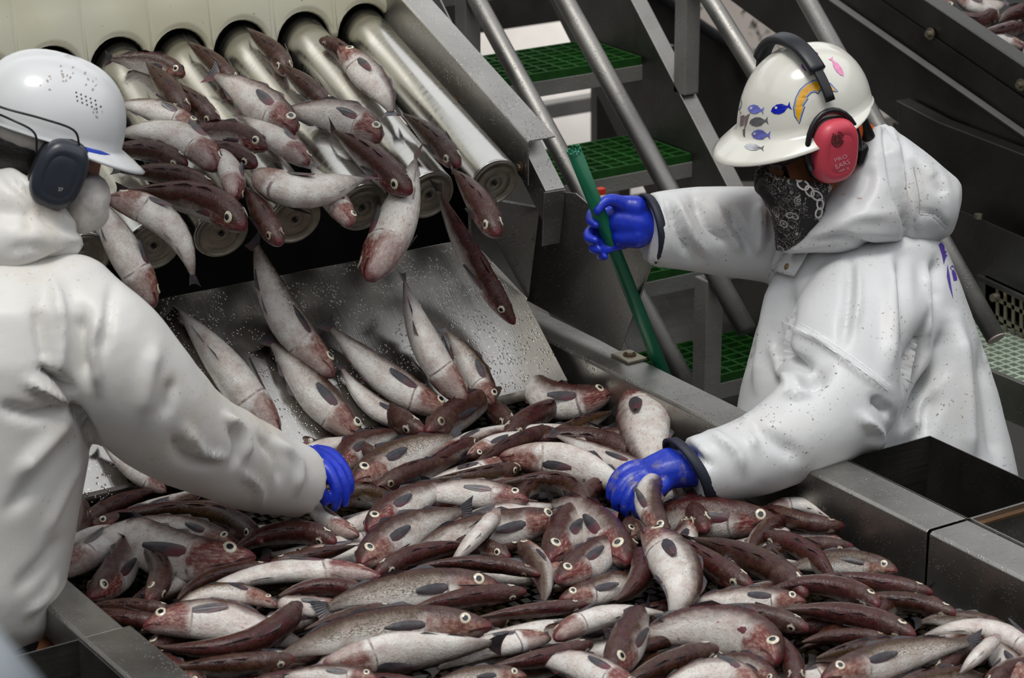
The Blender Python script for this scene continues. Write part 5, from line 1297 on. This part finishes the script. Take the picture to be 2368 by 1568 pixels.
g2 = glove('glove', gl_, M_gloveD, rootA); g2['label'] = 'grimy blue rubber glove gripping a fish'
# green pole
pl_ = MB().tube([P0-PD*.75, P0, (P0+P1)/2, P1], [.0165]*4, 20, cap=True).build('pole', plain('green_plastic_pole', (.004, .115, .055), .35, var=.15, nscale=8), None, True)
tag(pl_, 'green plastic pole gripped upright by the worker in the red ear muffs', 'pole')
rag = MB()
for k in range(10):
    a_ = 2*math.pi*k/10; A_ = np.cross(PD, [0, 0, 1.]); A_ /= np.linalg.norm(A_); B_ = np.cross(PD, A_)
    c_ = P1+(A_*math.cos(a_)+B_*math.sin(a_))*.0150; rag.bar(c_-PD*.004, c_+PD*(.006+.006*((k*7) % 5)/4), .006, .003, A_*math.cos(a_)+B_*math.sin(a_))
rag.build('frayed_end', plain('torn_green_plastic', (.03, .22, .13), .5), pl_)
# ================================================================== worker with the dark muffs (left, seen from behind)
rootB = empty('person', (-.30, -.05, 0), 'worker seen from behind in cream-white oilskins, white hard hat and charcoal ear muffs', 'person')
DB = 4.84
HB = atd(108, 296, DB); frB = head_frame(.22, math.radians(20), math.radians(-5)); fB, lB, uB = frB
hc = HB-uB*.055+fB*.022; shR_ = atd(190, 690, 4.80); shL_ = atd(-170, 700, 4.90); hipB = atd(-60, 1430, 4.92)
bodyB = [ellipsoid(hc, fB*.097, lB*.078, uB*.125), ellipsoid(hc+fB*.035-uB*.06, fB*.065, lB*.058, uB*.075), ellipsoid(hc+fB*.100-uB*.035, fB*.020, lB*.015, uB*.026, 12, 8), ellipsoid(hc+lB*.080-uB*.02, fB*.018, lB*.012, uB*.032, 10, 8), ellipsoid(hc-lB*.080-uB*.02, fB*.018, lB*.012, uB*.032, 10, 8),
         chain([(*(hc-uB*.08-fB*.02), .06), (*atd(60, 620, 4.88), .06)]), chain([(*shR_, .05), (*atd(20, 690, 4.90), .09), (*shL_, .05)]), chain([(*atd(20, 720, 4.90), .11), (*atd(-20, 1000, 4.92), .12), (*hipB, .12)]),
         chain([(*shR_, .058), (*atd(390, 990, 4.99), .045), (*atd(640, 1098, 5.25), .028)]), chain([(*shL_, .058), (*atd(-120, 1000, 5.1), .05), (*atd(60, 1100, 5.3), .034)]),
         chain([(hipB[0]+.06, hipB[1]-.06, hipB[2]-.1, .09), (hipB[0]+.05, hipB[1]-.08, .5, .06), (hipB[0]+.02, hipB[1]-.1, .14, .045)]), chain([(hipB[0]-.10, hipB[1]+.06, hipB[2]-.1, .09), (hipB[0]-.12, hipB[1]+.06, .5, .06), (hipB[0]-.14, hipB[1]+.06, .14, .045)])]
fuse('body', bodyB, .0085, 3, M_skin, rootB)
legs(hipB-np.array([0, 0, .02]), np.array([hipB[0]+.02, hipB[1]-.10, 0]), np.array([hipB[0]-.14, hipB[1]+.06, 0]), rootB)
trunkB = [pxring(-90, 590, 170, 585, 4.86, .10), pxring(-190, 640, 235, 640, 4.85, .16), pxring(-235, 730, 290, 720, 4.84, .20), pxring(-255, 850, 275, 850, 4.84, .215), pxring(-265, 1000, 215, 1000, 4.86, .22), pxring(-268, 1130, 190, 1130, 4.88, .22),
          pxring(-270, 1250, 168, 1260, 4.90, .22), pxring(-270, 1370, 146, 1370, 4.91, .215), pxring(-262, 1450, 125, 1450, 4.92, .20), pxring(-240, 1500, 85, 1500, 4.93, .17)]
slB = pxc([(165, 700, 4.80, 120), (225, 790, 4.80, 150), (285, 870, 4.84, 152), (355, 945, 4.91, 142), (440, 1010, 5.0, 124), (540, 1060, 5.12, 110), (620, 1092, 5.22, 98), (665, 1105, 5.265, 90), (697, 1115, 5.30, 84)])
strB = [([(165, 925), (150, 890), (110, 860), (95, 850)], 12, -.030), ([(165, 935), (200, 990), (215, 1030)], 14, -.028), ([(200, 880), (185, 800), (190, 720)], 22, -.016), ([(230, 720), (215, 800), (225, 900)], 18, .012), ([(120, 640), (140, 730), (135, 830), (120, 880)], 22, .012), ([(85, 700), (95, 780), (110, 850)], 18, -.012),
        ([(260, 660), (250, 740), (235, 820)], 18, -.008), ([(60, 880), (110, 905), (160, 935)], 14, .014), ([(0, 940), (80, 960), (150, 940)], 20, -.012), ([(40, 1100), (110, 1020), (160, 960)], 24, .012), ([(20, 1180), (100, 1100), (170, 1010)], 22, -.010), ([(100, 1240), (150, 1130), (190, 1060)], 18, .006),
        ([(400, 1010), (430, 1060), (500, 1070)], 18, -.012), ([(430, 990), (470, 1050), (520, 1060)], 14, .010), ([(520, 960), (560, 1000), (570, 1060)], 12, .012), ([(535, 985), (550, 1030), (540, 1080)], 10, -.012), ([(600, 1010), (640, 1060), (650, 1120)], 14, -.008), ([(640, 1020), (690, 1070), (690, 1140)], 12, .008),
        ([(560, 1090), (600, 1130), (600, 1170)], 12, .008), ([(360, 800), (340, 880), (330, 960)], 26, .008), ([(400, 880), (380, 960)], 18, -.008), ([(40, 1360), (100, 1300), (140, 1240)], 20, -.008), ([(60, 1420), (110, 1380), (135, 1330)], 14, .006)]
strB = [(p_, w_*.72, a_*1.6) for p_, w_, a_ in strB]
coatB = fuse('raincoat', [loft(trunkB, 40), chain(slB, 30, True)], .0095, 6, M_coatB, rootB, strB, .0035, 7)
# far sleeve, resting on the rail behind his own body
fuse('far_sleeve', [chain([(*shL_, .11), (*atd(-140, 1000, 5.08), .10), (*atd(20, 1110, 5.28), .075)])], .012, 4, M_coatB, rootB)
hdB = [chain(pxc([(-120, 500, 4.86, 80), (-20, 470, 4.80, 80), (50, 480, 4.78, 74), (105, 512, 4.80, 58), (150, 560, 4.84, 42)])), chain(pxc([(-120, 560, 4.82, 90), (0, 560, 4.76, 76), (90, 555, 4.76, 58), (160, 560, 4.80, 34)])), chain(pxc([(-60, 468, 4.86, 60), (50, 462, 4.85, 46), (110, 480, 4.86, 34)]))]
strHB = [([(0, 395), (60, 450), (110, 510), (190, 545)], 8, -.010), ([(0, 380), (70, 430), (125, 490), (190, 530)], 9, .008), ([(0, 640), (90, 615), (150, 585), (200, 560)], 8, -.010), ([(20, 580), (70, 570), (110, 585)], 12, -.006), ([(60, 480), (70, 540)], 10, -.006)]
fuse('hood', hdB, .0085, 5, M_coatB, rootB, strHB, .004, 12)
hatB = hardhat(HB, frB, M_hatB, rootB, .145, .118, .138, .052, .022, .007, .003, 1.0)
bh = bvh_of(hatB); dots = []
for r_ in range(3):
    for c_ in range(5 if r_ != 1 else 6): dots.append(ellpoly(176+c_*11.0+r_*1.5, 214+r_*9.5+c_*4.6, 2.0, 2.2, 0, 8))
decal('vent_hole', dots, hatB, M_blk, hatB, .0007, 0, bh)
M_grime = plain('brown_grime', (.42, .36, .32), .7, var=.2, nscale=80); random.seed(3)
decal('grime_spots', [ellpoly(random.gauss(cx, 9), random.gauss(cy, 10), random.uniform(1, 4), random.uniform(1, 3), random.random()*3, 7) for cx, cy in ((145, 175), (205, 190), (150, 175), (225, 260), (110, 190)) for _ in range(7)], hatB, M_grime, hatB, .0006, 0, bh)
RcB = local(HB, frB, .030, -.112, -.058)
mufB = muff(RcB, -lB+fB*.02, uB*.98+fB*.10, .048, .066, .040, M_muff, rootB); muff(local(HB, frB, .012, .118, -.062), lB, uB, .052, .070, .040, M_muff, rootB)
decal('muff_lettering', text_polys('27', 140, 438, 11, .1), mufB, M_print, mufB, .0009, 0)
# wire band running back from the muff, hair net, blue head cloth
MB().tube(catmull([local(HB, frB, .05, -.130, .005), local(HB, frB, .03, -.136, .030), local(HB, frB, -.03, -.136, .034), local(HB, frB, -.11, -.110, .030), local(HB, frB, -.165, 0, .028)], 6), .0022, 8).build('wire_band', M_blk, rootB, True)
MB().tube(catmull([local(HB, frB, -.02, -.126, -.03), local(HB, frB, -.035, -.128, .004), local(HB, frB, -.08, -.118, .014), local(HB, frB, -.15, -.04, .012)], 6), .0022, 8).build('wire_band', M_blk, rootB, True)
fuse('hair_net', [ellipsoid(HB-uB*.004-fB*.012, fB*.128, lB*.106, uB*.055)], .007, 2, M_gauze, rootB, (), .002, 30)
fuse('hair', [ellipsoid(HB-uB*.045-fB*.030, fB*.090, lB*.088, uB*.065)], .007, 2, M_hair, rootB)
fuse('blue_hood_cloth', [chain(pxc([(-60, 372, 4.86, 26), (10, 378, 4.83, 22), (60, 395, 4.82, 18), (95, 418, 4.84, 14)]))], .006, 2, M_bluecl, rootB)
MB().tube(catmull([local(HB, frB, .05, -.108, -.008), local(HB, frB, .10, -.085, -.012), local(HB, frB, .135, -.04, -.014), local(HB, frB, .142, 0, -.014), local(HB, frB, .135, .04, -.014)], 5), .012, 8).build('sweat_band', M_bluecl, rootB, True)
fuse('beard_net', [ellipsoid(atd(196, 470, 4.86), fB*.046, lB*.068, uB*.060), ellipsoid(atd(212, 488, 4.86), fB*.034, lB*.045, uB*.040)], .006, 2, M_gauze, rootB, (), .004, 35)
gp = [local(HB, frB, .105, -.070+.14*k/8, -.052)+fB*(-.02*((k-4)/4)**2) for k in range(9)]; V = []
for k in range(9): V += [gp[k], gp[k]-uB*.038]
lo = mkobj('glasses_lens', V, [(2*k, 2*k+2, 2*k+3, 2*k+1) for k in range(8)], M_lens, rootB, True); lo.modifiers.new('s', 'SOLIDIFY').thickness = .0015
MB().tube([local(HB, frB, .0, -.095, -.045), local(HB, frB, .09, -.078, -.050)], .003, 8).build('glasses_arm', M_blk, rootB, True)
d0 = 5.36
glB = [[W(640, 1095, 5.25, .044), W(695, 1078, 5.32, .038), W(728, 1072, d0, .033)], [W(715, 1060, d0, .028), W(738, 1066, d0, .024)],
       [W(722, 1095, d0-.03, .020), W(736, 1122, d0-.050, .0145), W(746, 1144, d0-.052, .0125), W(752, 1160, d0-.046, .0110)],
       [W(735, 1066, d0-.015, .017), W(762, 1092, d0-.030, .0140), W(776, 1124, d0-.036, .0130), W(779, 1152, d0-.034, .0118), W(775, 1172, d0-.026, .0105)],
       [W(738, 1056, d0, .017), W(770, 1076, d0-.006, .0140), W(791, 1108, d0-.010, .0130), W(798, 1140, d0-.010, .0118), W(796, 1164, d0-.004, .0105)],
       [W(736, 1046, d0+.02, .016), W(770, 1058, d0+.024, .0134), W(796, 1084, d0+.024, .0124), W(808, 1114, d0+.022, .0112), W(808, 1136, d0+.024, .0100)],
       [W(732, 1042, d0+.04, .014), W(764, 1046, d0+.050, .0115), W(788, 1066, d0+.052, .0105), W(800, 1090, d0+.050, .0095), W(802, 1106, d0+.048, .0086)]]
g3 = glove('glove', glB, M_glove, rootB)
# ================================================================== blurred grey rail close to the camera, bottom left
nr_ = MB().tube([atd(-320, 1340, 1.6), atd(-110, 1540, 1.6), atd(50, 1730, 1.6)], .036, 20).build('guard_rail', plain('pale_grey_painted_rail', (.30, .33, .36), .5), None, True)
tag(nr_, 'out-of-focus grey guard rail in the bottom left corner', 'rail')
for k, p_ in enumerate([atd(-320, 1340, 1.6)]):
    MB().tube([p_, (p_[0], p_[1], 0)], .03, 14).build('rail_post', M_dark, nr_, True)
p_ = atd(50, 1730, 1.6); MB().tube([p_, (p_[0], p_[1], 0)], .03, 14).build('rail_post', M_dark, nr_, True)
